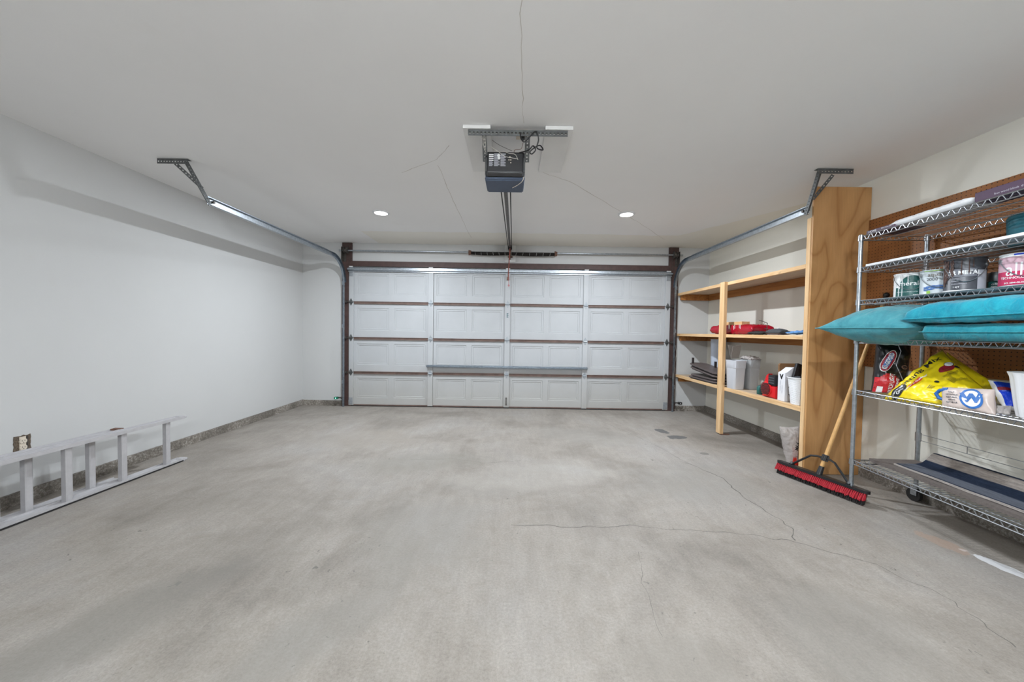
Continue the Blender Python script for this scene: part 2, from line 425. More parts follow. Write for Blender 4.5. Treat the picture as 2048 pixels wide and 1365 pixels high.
# lettering: a text turned into a mesh, then laid on a surface by a function (x, y) -> point
def text_bm(s, size, bold=0, align='CENTER'):
    c = bpy.data.curves.new('lettering', 'FONT'); c.body = s; c.size = size; c.align_x = align; c.align_y = 'CENTER'
    c.offset = bold; c.resolution_u = 3
    o = bpy.data.objects.new('lettering', c); COL.objects.link(o)
    me = bpy.data.meshes.new_from_object(o); bm = BM(); bm.from_mesh(me)
    bpy.data.objects.remove(o); bpy.data.meshes.remove(me); return bm
def lay(bm, fn, cuts=0):
    if cuts: bmesh.ops.subdivide_edges(bm, edges=list(bm.edges), cuts=cuts, use_grid_fill=True)
    for v in bm.verts: v.co = fn(v.co.x, v.co.y)
    return bm
def flat_fn(o, X, Y, eps=.001):
    o, X, Y = Vector(o), Vector(X).normalized(), Vector(Y).normalized(); N = X.cross(Y)
    return lambda x, y: o+X*x+Y*y+N*eps
def rot_fn(fn, a, ox=0, oy=0):
    ca, sa = math.cos(a), math.sin(a)
    return lambda x, y: fn(ox+x*ca-y*sa, oy+x*sa+y*ca)
def cyl_fn(c, R, a0, eps=.0012):
    c = Vector(c)
    return lambda x, y: c+Vector(((R+eps)*math.cos(a0+x/R), (R+eps)*math.sin(a0+x/R), y))
def grid_shape(nx, ny, inside=None, x0=-.5, x1=.5, y0=-.5, y1=.5):
    bm = BM(); vs = {}
    def V(i, j):
        if (i, j) not in vs: vs[(i, j)] = bm.verts.new((x0+(x1-x0)*i/nx, y0+(y1-y0)*j/ny, 0))
        return vs[(i, j)]
    for i in range(nx):
        for j in range(ny):
            cx, cy = x0+(x1-x0)*(i+.5)/nx, y0+(y1-y0)*(j+.5)/ny
            if inside is None or inside(cx, cy): bm.faces.new((V(i, j), V(i+1, j), V(i+1, j+1), V(i, j+1)))
    return bm
def disc_shape(rx, ry, x=0, y=0, n=28, rings=4, r_in=0):
    bm = BM(); R = []
    for q in range(rings+1):
        f = r_in+(1-r_in)*q/rings
        if f == 0: R.append([bm.verts.new((x, y, 0))]); continue
        R.append([bm.verts.new((x+rx*f*math.cos(2*PI*k/n), y+ry*f*math.sin(2*PI*k/n), 0)) for k in range(n)])
    for a, b in zip(R, R[1:]):
        for k in range(n):
            j = (k+1) % n
            if len(a) == 1: bm.faces.new((a[0], b[k], b[j]))
            else: bm.faces.new((a[k], b[k], b[j], a[j]))
    return bm
# soft bag or cushion spanned by four corners
class Bag:
    def __init__(s, P00, P10, P11, P01, t0, t1, p=3.0, q=.55, wr=.01, wf=9, seed=0, crease=0):
        s.P = [Vector(a) for a in (P00, P10, P11, P01)]; s.t = (t0, t1); s.p, s.q, s.wr, s.wf, s.seed = p, q, wr, wf, seed
        s.w = ((s.P[1]-s.P[0]).length+(s.P[2]-s.P[3]).length)/2; s.h = ((s.P[3]-s.P[0]).length+(s.P[2]-s.P[1]).length)/2
        s.N = (s.P[1]-s.P[0]+s.P[2]-s.P[3]).cross(s.P[3]-s.P[0]+s.P[2]-s.P[1]).normalized()
    def pt(s, a, b, side, eps=0):
        """a, b in -1..1"""
        u, v = (a+1)/2, (b+1)/2; P = s.P
        base = P[0]*(1-u)*(1-v)+P[1]*u*(1-v)+P[2]*u*v+P[3]*(1-u)*v
        # corners stay, edge middles draw in a little
        c = (P[0]+P[1]+P[2]+P[3])/4; pull = .10*(max(0, abs(a)**4*(1-b*b)) + max(0, abs(b)**4*(1-a*a)))
        base = base.lerp(c, pull*.6)
        e = max(0, (1-abs(a)**s.p))*max(0, (1-abs(b)**s.p)); f = e**s.q
        n = noise.noise(Vector((a*s.w*s.wf, b*s.h*s.wf, s.seed+side*5)))+.6*noise.noise(Vector((a*s.w*s.wf*2.7, b*s.h*s.wf*2.2, s.seed+9)))
        t = s.t[0] if side > 0 else s.t[1]
        return base+s.N*(side*(t*f+n*s.wr*min(1, e*4))+side*eps)
    def bm(s, nx=40, ny=32):
        bm = BM(); top = [[bm.verts.new(s.pt(2*i/nx-1, 2*j/ny-1, 1)) for j in range(ny+1)] for i in range(nx+1)]
        bot = [[top[i][j] if i in (0, nx) or j in (0, ny) else bm.verts.new(s.pt(2*i/nx-1, 2*j/ny-1, -1)) for j in range(ny+1)] for i in range(nx+1)]
        for i in range(nx):
            for j in range(ny):
                for g in (top, bot):
                    q = (g[i][j], g[i+1][j], g[i+1][j+1], g[i][j+1])
                    try: bm.faces.new(q)
                    except ValueError: pass
        return bm
    def fn(s, eps=.002):
        return lambda x, y: s.pt(2*x/s.w, 2*y/s.h, 1, eps)

# ================================================================== THE SETTING
b = BM(); box(b, XL-.15, XR+.15, YR-.15, YD+.15, -.12, 0); FLOOR = struct('floor', b, 'floor')
b = BM(); box(b, XL-.15, XR+.15, YR-.15, YD+.15, ZC, ZC+.12); CEIL = struct('ceiling', b, 'ceiling')
b = BM(); box(b, XL-.15, XL, YR, YD, 0, ZC); struct('wall_left', b, 'wall')
b = BM(); box(b, XR, XR+.15, YR, YD, 0, ZC); struct('wall_right', b, 'wall_cream')
b = BM(); box(b, XL-.15, XR+.15, YR-.15, YR, 0, ZC); struct('wall_rear', b, 'wall')
DX0, DX1, DTOP = -2.50, 2.40, 2.14
b = BM(); box(b, XL-.15, DX0, YD, YD+.15, 0, ZC); box(b, DX1, XR+.15, YD, YD+.15, 0, ZC); box(b, DX0, DX1, YD, YD+.15, DTOP-.01, ZC)
struct('wall_front', b, 'wall')
def curb(name, x0, x1, y0, y1, h=.085):
    bm = BM(); n = max(4, int(max(x1-x0, y1-y0)/.04)); alongy = (y1-y0) > (x1-x0)
    rows = []
    for i in range(n+1):
        f = i/n; row = []
        for (a, z) in ((0, 0), (1, 0), (1, .5), (1, 1), (0, 1)):
            q = .0022*noise.noise(Vector((f*n*.7, z*3+a, x0*3+y0)))
            if alongy:
                w = x0+(x1-x0)*a; w += (q if a else 0)*(1 if x1 > x0 else -1); row.append(bm.verts.new((w, y0+(y1-y0)*f, z*h+(q if z == 1 else 0))))
            else: row.append(bm.verts.new((x0+(x1-x0)*f, y1+(y0-y1)*a-(q if a else 0), z*h+(q if z == 1 else 0))))
        rows.append(row)
    for r0, r1 in zip(rows, rows[1:]):
        for k in range(5): bm.faces.new((r0[k], r0[(k+1) % 5], r1[(k+1) % 5], r1[k]))
    bm.faces.new(rows[0][::-1]); bm.faces.new(rows[-1]); return struct(name, bm, 'curb')
curb('baseboard_left', XL, XL+.022, YR, YD)
b = BM(); box(b, XR-.022, XR, YR, YD, 0, .085); struct('baseboard_right', b, 'curb')
b = BM(); box(b, XL+.022, -2.6, YD-.022, YD, 0, .08, .003); box(b, 2.5, XR-.022, YD-.022, YD, 0, .08, .003); struct('baseboard_front', b, 'curb')
# brown door jambs and head
for i, (x0, x1, z1) in enumerate(((-2.60, -2.452, ZC), (2.36, 2.505, ZC))):
    b = BM(); box(b, x0, x1, YD-.03, YD, 0, z1-.002, .002); struct('trim_%d' % (i+1), b, 'brown_paint')
b = BM(); box(b, -2.452, 2.36, YD-.03, YD, 2.135, 2.215, .002); struct('trim_3', b, 'brown_paint')
b = BM(); box(b, -.135, .03, YD-.02, YD, 2.235, ZC-.002, .002); struct('trim_4', b, 'white_paint')
# cracks in the slab and seams in the ceiling, thin ribbons belonging to floor and ceiling
def ribbon(pts, w, z, wob=.012, sub=9, seed=0, up=1):
    bm = BM(); P = []
    for (x0, y0), (x1, y1) in zip(pts, pts[1:]):
        for k in range(sub): P.append(Vector((x0+(x1-x0)*k/sub, y0+(y1-y0)*k/sub, z)))
    P.append(Vector((pts[-1][0], pts[-1][1], z)))
    P = [p+Vector((noise.noise(p*14+Vector((seed, 0, 0))), noise.noise(p*14+Vector((0, seed+5, 0))), 0))*wob*2 for p in P]
    prev = None
    for i, p in enumerate(P):
        d = (P[min(i+1, len(P)-1)]-P[max(i-1, 0)]).normalized(); s = Vector((-d.y, d.x, 0))*w*(.35+.65*abs(noise.noise(p*9)+.4))/2
        cur = (bm.verts.new(p+s), bm.verts.new(p-s))
        if prev: bm.faces.new((prev[0], cur[0], cur[1], prev[1]))
        prev = cur
    for f in bm.faces: f.normal_update()
    return bm
FZ = .0006
for k, (pts, w) in enumerate((
        ([(.016, 2.18), (.35, 2.17), (.55, 2.165), (.75, 2.19), (1.0, 2.15), (1.3, 2.13), (1.62, 2.05), (1.9, 1.85), (2.0, 1.6), (1.95, 1.36)], .0055),
        ([(1.62, 3.3), (1.75, 2.95), (1.7, 2.6), (1.74, 2.3), (1.72, 2.17), (1.66, 2.06)], .009),
        ([(1.15, 4.9), (1.4, 4.3), (1.55, 3.7), (1.62, 3.3)], .0035),
        ([(.70, 1.92), (.62, 1.6), (.60, 1.38)], .0025),
        ([(-.9, 3.25), (-.55, 3.3), (-.2, 3.2), (0.1, 3.28)], .003),
        ([(-3.1, 2.1), (-2.98, 2.3), (-3.05, 2.45)], .004))):
    obj('crack', ribbon(pts, w, FZ, seed=k), 'crack', FLOOR)
for k, (pts, w) in enumerate((
        ([(.227, 3.0), (.504, 3.19), (1.097, 3.87), (1.6, 4.45), (2.1, 5.07)], .006),
        ([(-.461, 2.583), (-.60, 2.80), (-.95, 3.05)], .006), ([(-.61, 2.894), (-.615, 3.9), (-.60, 5.1)], .005),
        ([(.01, 1.461), (.034, 1.992), (.05, 2.3)], .004))):
    obj('crack', ribbon(pts, w, ZC-.0008, .006, seed=k+20), 'seam', CEIL)

# ------------------------------------------------------------------ garage door (door_1)
D = thing('door_1', 'white steel sectional garage door of four sections with raised rectangles', 'door', (-.053, YD, 0)); D['kind'] = 'structure'
ST = [(-2.495, -2.423), (-1.285, -1.209), (-.118, -.041), (1.072, 1.149), (2.315, 2.391)]
JZ = [0.012, .522, 1.048, 1.592, 2.115]
for s in range(4):
    z0, z1 = JZ[s], JZ[s+1]; bm = BM(); xs = [ST[0][0]]; isp = []
    for i in range(4):
        a, c = ST[i][1], ST[i+1][0]; w = c-a; g = .045; mid = (a+c)/2
        for (p, q) in ((a+g, mid-.042), (mid+.042, c-g)): xs += [p, q]
    xs.append(ST[4][1]); zs = [z0, z0+.115, z1-.09, z1]; yf = YD-.008
    V = [[bm.verts.new((x, yf, z)) for z in zs] for x in xs]; pan = []
    for i in range(len(xs)-1):
        for j in range(3):
            f = bm.faces.new((V[i][j], V[i+1][j], V[i+1][j+1], V[i][j+1]))
            if j == 1 and i % 2 == 1: pan.append(f)
    for f in bm.faces: f.normal_update()
    sgn = 1 if pan[0].normal.y < 0 else -1
    bmesh.ops.inset_individual(bm, faces=pan, thickness=.006, depth=-.007*sgn)
    bmesh.ops.inset_individual(bm, faces=pan, thickness=.030, depth=.001*sgn)
    bmesh.ops.inset_individual(bm, faces=pan, thickness=.006, depth=-.006*sgn)
    # back skin gives the section its thickness
    box(bm, xs[0], xs[-1], YD+.018, YD+.045, z0, z1)
    obj('door_section', bm, 'door_white', D)
for s in range(4):                       # folded lips between the sections
    bm = BM(); z = JZ[s] if s else .018
    for i in range(4):
        a, c = ST[i][1]+.003, ST[i+1][0]-.003
        if s: box(bm, a, c, YD-.034, YD-.008, z+.006, z+.012); box(bm, a, c, YD-.030, YD-.008, z-.026, z-.021)
        box(bm, a, c, YD-.024, YD-.009, z-.022 if s else .004, z+.008)
    obj('section_edge', bm, 'brown_flange', D, label='brown folded edge where two door sections meet')
for s in range(4):
    z0, z1 = JZ[s], JZ[s+1]
    for i, (a, c) in enumerate(ST):
        b = BM(); box(b, a, c, YD-.034, YD-.008, z0+.004, z1-.006, .003); obj('stile', b, 'door_white', D)
b = BM(); box(b, -2.46, 2.36, YD-.028, YD+.02, 0.001, .011); obj('bottom_seal', b, 'rubber', D)
def diamond(bm, x, z, y, w=.026, h=.058):
    extr(bm, [(x, y, z+h), (x+w*.8, y, z+h*.35), (x+w, y, z), (x+w*.8, y, z-h*.35), (x, y, z-h), (x-w*.8, y, z-h*.35), (x-w, y, z), (x-w*.8, y, z+h*.35)], (0, -.004, 0))
for s in (1, 2, 3):
    for i, (a, c) in enumerate(ST):
        x = (a+c)/2; z = JZ[s]; b = BM(); diamond(b, x, z, YD-.034)
        cyl(b, (x-.03, YD-.046, z-.004), (x+.03, YD-.046, z-.004), .007, seg=8)
        for dz in (.03, -.034): cyl(b, (x, YD-.038, z+dz), (x, YD-.044, z+dz), .006, seg=6)
        h = obj('hinge', b, 'hinge' if 0 < i < 4 else 'dark_steel', D)
        if i in (0, 4):
            sg = -1 if i == 0 else 1; b = BM()
            cyl(b, (x, YD-.052, z), (x+sg*.075, YD-.052, z), .005, seg=8); cyl(b, (x+sg*.058, YD-.052, z), (x+sg*.07, YD-.052, z), .022, seg=16)
            obj('roller', b, 'dull_steel', h)
for x in (ST[0], ST[4]):                 # bottom corner brackets and top roller brackets
    b = BM(); box(b, x[0]+.006, x[1]-.008, YD-.04, YD-.034, .03, .135, .001); obj('corner_bracket', b, 'hinge', D)
    b = BM(); box(b, x[0]+.01, x[1]-.006, YD-.044, YD-.034, 1.985, 2.05, .001); box(b, x[0]+.01, x[1]-.006, YD-.08, YD-.036, 2.045, 2.05); obj('top_bracket', b, 'hinge', D)
def strut(x0, x1, z, h=.05):
    bm = BM(); y = YD-.036
    pr = [(0, -h/2), (0, -h/2+.012), (-.03, -h/4), (-.045, -h/6), (-.045, h/6), (-.03, h/4), (0, h/2-.012), (0, h/2), (-.004, h/2), (-.004, h/2-.01), (-.034, h/4-.003), (-.042, h/6-.003), (-.042, -h/6+.003), (-.034, -h/4+.003), (-.004, -h/2+.01), (-.004, -h/2)]
    sweep(bm, pr, [(Vector((x, y, z)), Vector((0, 1, 0)), Vector((0, 0, 1))) for x in (x0, x1)]); return bm
obj('strut', strut(-2.50, 2.40, 2.085, .062), 'galv', D)
obj('strut', strut(-1.30, 1.15, .632, .038), 'track_steel', D)
for a, c in ST:
    b = BM(); box(b, a+.006, c-.006, YD-.05, YD-.034, 2.118, 2.134, .002); obj('strut_clip', b, 'white_paint', D)
x = (ST[2][0]+ST[2][1])/2
b = BM(); cyl(b, (x, YD-.05, .17), (x, YD-.05, .07), .006, seg=8); cyl(b, (x, YD-.036, .06), (x, YD-.054, .06), .011, seg=12); cyl(b, (x, YD-.036, .16), (x, YD-.052, .16), .009, seg=10)
obj('lift_handle', b, 'dull_steel', D)
b = BM(); box(b, x-.013, x+.016, YD-.0365, YD-.0335, 1.385, 1.465); sk = obj('sticker', b, 'grey_card', D, label='small green and white notice')
for k in range(5):
    b = BM(); box(b, x-.011, x+.014-.004*(k % 2), YD-.038, YD-.0364, 1.392+k*.014, 1.400+k*.014); obj('print', b, 'can_green', sk)

# ------------------------------------------------------------------ tracks
def track(sx, xv, label):
    """sx -1 left, +1 right; channel open towards the door"""
    T = thing('door_track', label, 'garage door track', (xv, YD-.06, 0), 0, 'garage door tracks')
    w, d, t = .028, .03, .002
    # C profile: a = across (height in the horizontal run), b = towards the wall side
    pr = [(-w, -sx*d*0), (-w, sx*d), (w, sx*d), (w, 0), (w-.007, 0), (w-.007, -0), (w-t, 0), (w-t, sx*(d-t)), (-w+t, sx*(d-t)), (-w+t, 0)]
    pr = [(-w, 0), (-w, sx*d), (w, sx*d), (w, 0), (w-t, 0), (w-t, sx*(d-t)), (-w+t, sx*(d-t)), (-w+t, 0)]
    X = Vector((1, 0, 0)); path = []; y0 = YD-.055; zt = 2.232; R = .36
    for z in (.0, .9, 1.6, zt-R): path.append((Vector((xv, y0, z)), Vector((0, 1, 0)), X))
    for k in range(1, 13):
        a = PI/2*k/12; path.append((Vector((xv, y0-R+R*math.cos(a), zt-R+R*math.sin(a))), Vector((0, math.cos(a), math.sin(a))), X))
    bm = BM(); sweep(bm, pr, path); obj('vertical_track', bm, 'track_steel', T, smooth=True, auto=30)
    bm = BM(); sweep(bm, pr, [(Vector((xv, y0-R, zt)), Vector((0, 0, 1)), X), (Vector((xv, 3.04, zt)), Vector((0, 0, 1)), X)]); obj('horizontal_track', bm, 'galv', T)
    # reinforcing angle over the front part of the run
    bm = BM(); box(bm, xv+sx*(d+.001), xv+sx*(d+.004), 3.04, y0-R-.1, zt-.008, zt+.045); obj('stiffener', bm, 'track_steel', T)
    # perforated hanger: ceiling angle, drop angle and diagonal brace
    bm = BM(); xa, xb = (xv+sx*.02, xv+sx*.26) if sx < 0 else (xv-.07, xv+.21)
    x0, x1 = min(xa, xb), max(xa, xb); n = 11; p = (x1-x0)/n
    perf(bm, (x0, 2.885, ZC-.003), (1, 0, 0), (0, -1, 0), n, p, .034, .0048); perf(bm, (x0, 2.852, ZC-.004), (1, 0, 0), (0, 0, -1), n, p, .036, .0062)
    obj('ceiling_angle', bm, 'dark_steel', T)
    hx = xb - sx*.03 if False else (x1-.022 if sx < 0 else x0+.022)
    top = Vector((hx, 2.88, ZC-.01)); bot = Vector((xv+sx*.0, 3.06, zt-.03)); dv = bot-top; L = dv.length; n2 = int(L/.0235)
    bm = BM(); perf(bm, top, dv, Vector((1, 0, 0))*sx, n2, L/n2, .036, .0062); wd = dv.cross(Vector((1, 0, 0))).normalized()
    perf(bm, top, dv, wd*(-1 if wd.y > 0 else 1), n2, L/n2, .034, .0048); obj('drop_angle', bm, 'dark_steel', T)
    bm = BM(); s0 = Vector((hx+sx*.115, 2.884, ZC-.03)); s1 = top+dv*.62+Vector((sx*.02, 0, 0)); dd = s1-s0; n3 = int(dd.length/.0235)
    perf(bm, s0, dd, dd.cross(Vector((0, 1, 0))), n3, dd.length/n3, .026, .0052); obj('brace', bm, 'dark_steel', T)
    bm = BM(); cyl(bm, (xv-sx*.004, 3.075, zt), (xv+sx*.03, 3.075, zt), .011, seg=6); obj('bolt', bm, 'dull_steel', T)
    for z in (.35, 1.2, 1.85):
        bm = BM(); box(bm, min(xv+sx*d, xv+sx*(d+.004)), max(xv+sx*d, xv+sx*(d+.004)), YD-.085, YD-.03, z, z+.05); box(bm, min(xv+sx*d, xv+sx*(d+.03)), max(xv+sx*d, xv+sx*(d+.03)), YD-.035, YD-.031, z, z+.05); obj('wall_bracket', bm, 'galv', T)
    return T
TL_ = track(-1, -2.535, 'left garage door track curving from the jamb along the ceiling to a perforated hanger')
TR_ = track(1, 2.430, 'right garage door track curving along the ceiling above the wooden shelving')

# ------------------------------------------------------------------ torsion spring assembly
T = thing('torsion_spring', 'long steel shaft with two black torsion springs above the garage door', 'torsion spring', (-.05, YD-.075, 2.352))
zs = lambda x: 2.352+(.010*abs(x+.05)/2.5)
b = BM(); cyl(b, (-2.62, YD-.08, 2.358), (2.54, YD-.08, 2.366), .0125, seg=14); obj('shaft', b, 'galv', T, smooth=True, auto=40)
for (x0, x1) in ((-.64, -.07), (-.03, .62)):
    bm = BM(); n = 620; turns = (x1-x0)/.0086
    tube(bm, [(x0+(x1-x0)*k/n, YD-.08+.021*math.cos(2*PI*turns*k/n), zs(x0)-.004+.021*math.sin(2*PI*turns*k/n)-.012*math.sin(PI*k/n)) for k in range(n+1)], .0042, 5)
    cyl(bm, (x0, YD-.08, 2.352), (x1, YD-.08, 2.352), .0185, seg=14)
    sp = obj('spring', bm, 'spring', T, smooth=True)
    for k in range(6):
        bm = BM(); cx = x0+(x1-x0)*(k+.7)/6.4
        tube(bm, [(cx+.008*(q/5)*(1 if x0 < -.1 else -1), YD-.08-.026*math.cos((q-2.5)*.38), 2.340-.026*math.sin((q-2.5)*.38)) for q in range(6)], .0016, 4)
        obj('paint_mark', bm, 'white_paint', sp)
for x in (-.655, .635):
    b = BM(); cyl(b, (x-.018, YD-.08, 2.355), (x+.018, YD-.08, 2.355), .033, seg=20); cyl(b, (x-.02, YD-.08, 2.355), (x-.004, YD-.08, 2.355), .039, seg=8); obj('winding_cone', b, 'rust', T)
b = BM(); box(b, -.085, -.015, YD-.105, YD-.021, 2.30, 2.306); box(b, -.06, -.045, YD-.105, YD-.021, 2.27, 2.40); cyl(b, (-.065, YD-.08, 2.355), (-.04, YD-.08, 2.355), .034, seg=18); obj('centre_bracket', b, 'rust', T)
for x, s in ((-2.515, 1), (2.425, -1)):
    b = BM(); lathe(b, [(.013, -.026), (.05, -.026), (.05, -.018), (.036, -.014), (.036, .016), (.052, .022), (.052, .03), (.013, .03)], seg=28)
    bmesh.ops.transform(b, matrix=Matrix.Translation((x, YD-.09, 2.362)) @ Matrix.Rotation(PI/2*s, 4, 'Y'), verts=b.verts); obj('cable_drum', b, 'dull_steel', T, smooth=True, auto=35)
    b = BM(); box(b, x-.055*s-.003, x-.055*s+.003, YD-.12, YD-.03, 2.20, 2.41, .001); box(b, min(x-.055*s, x-.02*s), max(x-.055*s, x-.02*s), YD-.036, YD-.031, 2.20, 2.41); obj('bearing_plate', b, 'dull_steel', T)
    b = BM(); cyl(b, (x+.03*s, YD-.05, 2.34), (x+.03*s, YD-.05, .1), .0018, seg=5); obj('lift_cable', b, 'dull_steel', T)

# ------------------------------------------------------------------ opener, its blocks, rail and wires
for k, (x0, x1, y1, lb) in enumerate(((-.336, -.159, 2.95, 'white painted board screwed to the ceiling left of the opener'), (.19, .368, 2.95, 'white painted board screwed to the ceiling right of the opener'))):
    b = BM(); box(b, x0, x1, 2.325, y1, ZC-.024, ZC-.001, .003); solo('ceiling_board', b, 'board_paint', lb, 'board', 'boards on the ceiling behind the opener')
O = thing('garage_door_opener', 'black and slate blue garage door opener hung from the ceiling', 'garage door opener', (-.065, 2.5, 2.2))
b = BM(); n = 26
perf(b, (-.303, 2.335, ZC-.027), (1, 0, 0), (0, 0, -1), n, .636/n, .036, .0072); perf(b, (-.303, 2.337, ZC-.027), (1, 0, 0), (0, 1, 0), n, .636/n, .036, .0045)
obj('mounting_angle', b, 'dark_steel', O)
for x in (-.215, .062):
    b = BM(); p0 = Vector((x, 2.34, ZC-.05)); p1 = Vector((x+.0, 2.445, 2.315)); d = p1-p0; n = 8
    perf(b, p0, d, (1, 0, 0), n, d.length/n, .032, .005); obj('drop_strap', b, 'dark_steel', O)
# housing: dark rear hood with rounded shoulders, blue underside
Y0 = 2.415
b = BM(); box(b, -.200, .068, Y0, Y0+.18, 2.205, 2.372, .022); obj('housing', b, 'black_plastic', O, smooth=True, auto=40)
b = BM(); box(b, -.183, .05, Y0-.004, Y0+.01, 2.232, 2.358, .004); hp = obj('rear_panel', b, 'black_plastic', O)
for x in (-.190, .060):
    b = BM(); cyl(b, (x, Y0+.002, 2.24), (x, Y0+.002, 2.33), .004, seg=8); obj('trim_rib', b, 'dark_steel', O)
b = BM()
pl = [(-.198, 2.203), (.066, 2.203), (.058, 2.170), (-.186, 2.170)]
A = [b.verts.new(Vector(p)) for p in ((-.200, Y0-.002, 2.206), (.068, Y0-.002, 2.206), (.068, Y0+.18, 2.206), (-.200, Y0+.18, 2.206))]
B = [b.verts.new(Vector(p)) for p in ((-.196, Y0+.012, 2.186), (.064, Y0+.012, 2.186), (.058, Y0+.170, 2.165), (-.190, Y0+.170, 2.165))]
b.faces.new(A[::-1]); b.faces.new(B)
for i in range(4): b.faces.new((A[i], A[(i+1) % 4], B[(i+1) % 4], B[i]))
bmesh.ops.bevel(b, geom=list(b.edges), offset=.006, segments=2, affect='EDGES')
obj('light_cover', b, 'opener_blue', O, smooth=True, auto=40, label='slate blue cover under the opener')
b = BM(); box(b, -.180, .048, Y0-.006, Y0+.006, 2.204, 2.226, .001); obj('vent', b, 'black_matte', O)
b = BM(); bx = flat_fn((-.060, Y0+.150, 2.1665), (1, 0, 0), (0, -1, .12), -.003); g = grid_shape(1, 1, None, -.045, .045, -.012, .012)
lay(g, bx); r = bmesh.ops.extrude_face_region(g, geom=list(g.faces)); obj('sticker', g, 'lens', O); b.free()
# print on the rear panel
PY = Y0-.004
lines = []
b = BM()
def pbar(x0, x1, z0, z1): box(b, x0, x1, PY-.0012, PY, z0, z1)
pbar(-.172, -.142, 2.343, 2.349); pbar(-.172, -.142, 2.330, 2.338); pbar(-.172, -.142, 2.318, 2.324); pbar(-.172, -.142, 2.306, 2.312)
obj('print', b, 'ink_white', hp)
b = BM()
for k in range(5): pbar(-.172, -.150+.006*(k % 2), 2.272+k*.0062, 2.275+k*.0062)
for k in range(14): pbar(-.138, -.102-.01*((k*7) % 3 == 0), 2.272+k*.0060, 2.2752+k*.0060)
for k in range(14): pbar(-.096, -.062-.008*((k*5) % 3 == 1), 2.272+k*.0060, 2.2752+k*.0060)
obj('print', b, 'grey_card', hp)
b = BM(); cyl(b, (-.108, PY+.001, 2.340), (-.108, PY-.002, 2.340), .010, seg=18); cyl(b, (-.106, PY+.001, 2.324), (-.106, PY-.002, 2.324), .009, seg=18); obj('sticker', b, 'ink_white', hp)
b = BM()
for (x, z) in ((-.040, 2.312), (-.028, 2.312), (-.028, 2.294), (-.034, 2.331)): cyl(b, (x, PY+.001, z), (x, PY-.005, z), .0036, seg=10)
obj('terminal', b, 'outlet_cream', hp)
# rail, chain, trolley, header bracket
R0, R1 = Vector((-.064, 2.60, 2.196)), Vector((-.055, 5.46, 2.425)); dr = (R1-R0).normalized()
b = BM(); S = dr.cross(Vector((0, 0, 1))).normalized(); U = S.cross(dr)
sweep(b, [(-.014, -.012), (.014, -.012), (.014, -.008), (.003, -.008), (.003, .02), (-.003, .02), (-.003, -.008), (-.014, -.008)], [(R0, S, U), (R1, S, U)]); obj('rail', b, 'dull_steel', O)
for s in (-1, 1):
    b = BM(); cyl(b, R0+S*(.034*s), R1-dr*.05+S*(.026*s), .0045, seg=6); obj('chain', b, 'black_matte', O)
b = BM(); box(b, -.02, .02, -.05, .05, -.02, .018, .004, Matrix.Translation(R1-dr*.16) @ Matrix.Rotation(.08, 4, 'X')); cyl(b, R1-dr*.05+S*.03, R1-dr*.05-S*.03, .022, seg=16); obj('trolley', b, 'black_matte', O)
b = BM(); box(b, -.075, -.035, YD-.075, YD-.021, 2.395, 2.45, .002); obj('header_bracket', b, 'dull_steel', O)
p0 = R1-dr*.16+Vector((0, 0, -.02)); p1 = Vector((-.08, YD-.045, 1.985))
b = BM(); tube(b, [p0, p0.lerp(p1, .25)+Vector((0, -.03, -.01)), p1], .008, 6); box(b, -.095, -.065, YD-.06, YD-.034, 1.955, 2.0, .003); obj('door_arm', b, 'rust', O)
b = BM(); tube(b, [R1-dr*.19+Vector((.003, 0, -.02)), Vector((-.066, 5.29, 2.1)), Vector((-.068, 5.28, 1.96)), Vector((-.064, 5.28, 1.865))], .0022, 5); rp = obj('release_cord', b, 'red_pull', O)
b = BM(); tube(b, [Vector((-.064+.010*math.cos(t), 5.28, 1.85+.009*math.sin(t))) for t in [i*2*PI/14 for i in range(14)]], .0035, 5, True); obj('release_handle', b, 'red_pull', rp)
# cords and wires
def wire(name, pts, r, mat, parent, sub=8):
    P = [Vector(p) for p in pts]; Q = []
    for i in range(len(P)-1):
        a, b_, c, d = P[max(i-1, 0)], P[i], P[i+1], P[min(i+2, len(P)-1)]
        for k in range(sub):
            t = k/sub; Q.append(.5*((2*b_)+(c-a)*t+(2*a-5*b_+4*c-d)*t*t+(3*b_-a-3*c+d)*t**3))
    Q.append(P[-1]); bm = BM(); tube(bm, Q, r, 6); return obj(name, bm, mat, parent, smooth=True)
def wp(u, v, y): return at(u, v, y=y)
wire('power_cord', [wp(1043, 262, 2.35), wp(1041, 274, 2.31), wp(1048, 284, 2.30), wp(1058, 276, 2.30), wp(1067, 265, 2.31), wp(1074, 265, 2.32), wp(1077, 280, 2.33), wp(1074, 296, 2.34),
     wp(1086, 300, 2.33), wp(1080, 291, 2.35), wp(1070, 295, 2.34), wp(1060, 304, 2.33), wp(1064, 308, 2.34), wp(1071, 300, 2.33), wp(1066, 292, 2.34), wp(1059, 299, 2.35), wp(1050, 303, 2.38), wp(1038, 306, 2.42)], .0042, 'black_plastic', O)
wire('bell_wire', [wp(982, 294, 2.42), wp(996, 303, 2.40), wp(1010, 313, 2.40), wp(1024, 316, 2.405), wp(1035, 318, 2.408)], .0016, 'wire_white', O)
wire('bell_wire', [wp(1006, 302, 2.42), wp(1018, 307, 2.39), wp(1030, 309, 2.40), wp(1036, 320, 2.408)], .0016, 'wire_white', O)
wire('bell_wire', [wp(984, 280, 2.345), wp(1000, 291, 2.37), wp(1024, 302, 2.42)], .0013, 'dull_steel', O)
wire('bell_wire', [wp(1046, 286, 2.34), wp(1042, 298, 2.38), wp(1030, 300, 2.42), wp(1028, 306, 2.42)], .0016, 'rust', O)
wire('antenna_wire', [wp(1047, 354, 2.415), wp(1045, 362, 2.42), wp(1036, 370, 2.45), wp(1025, 376, 2.5)], .0018, 'outlet_cream', O)
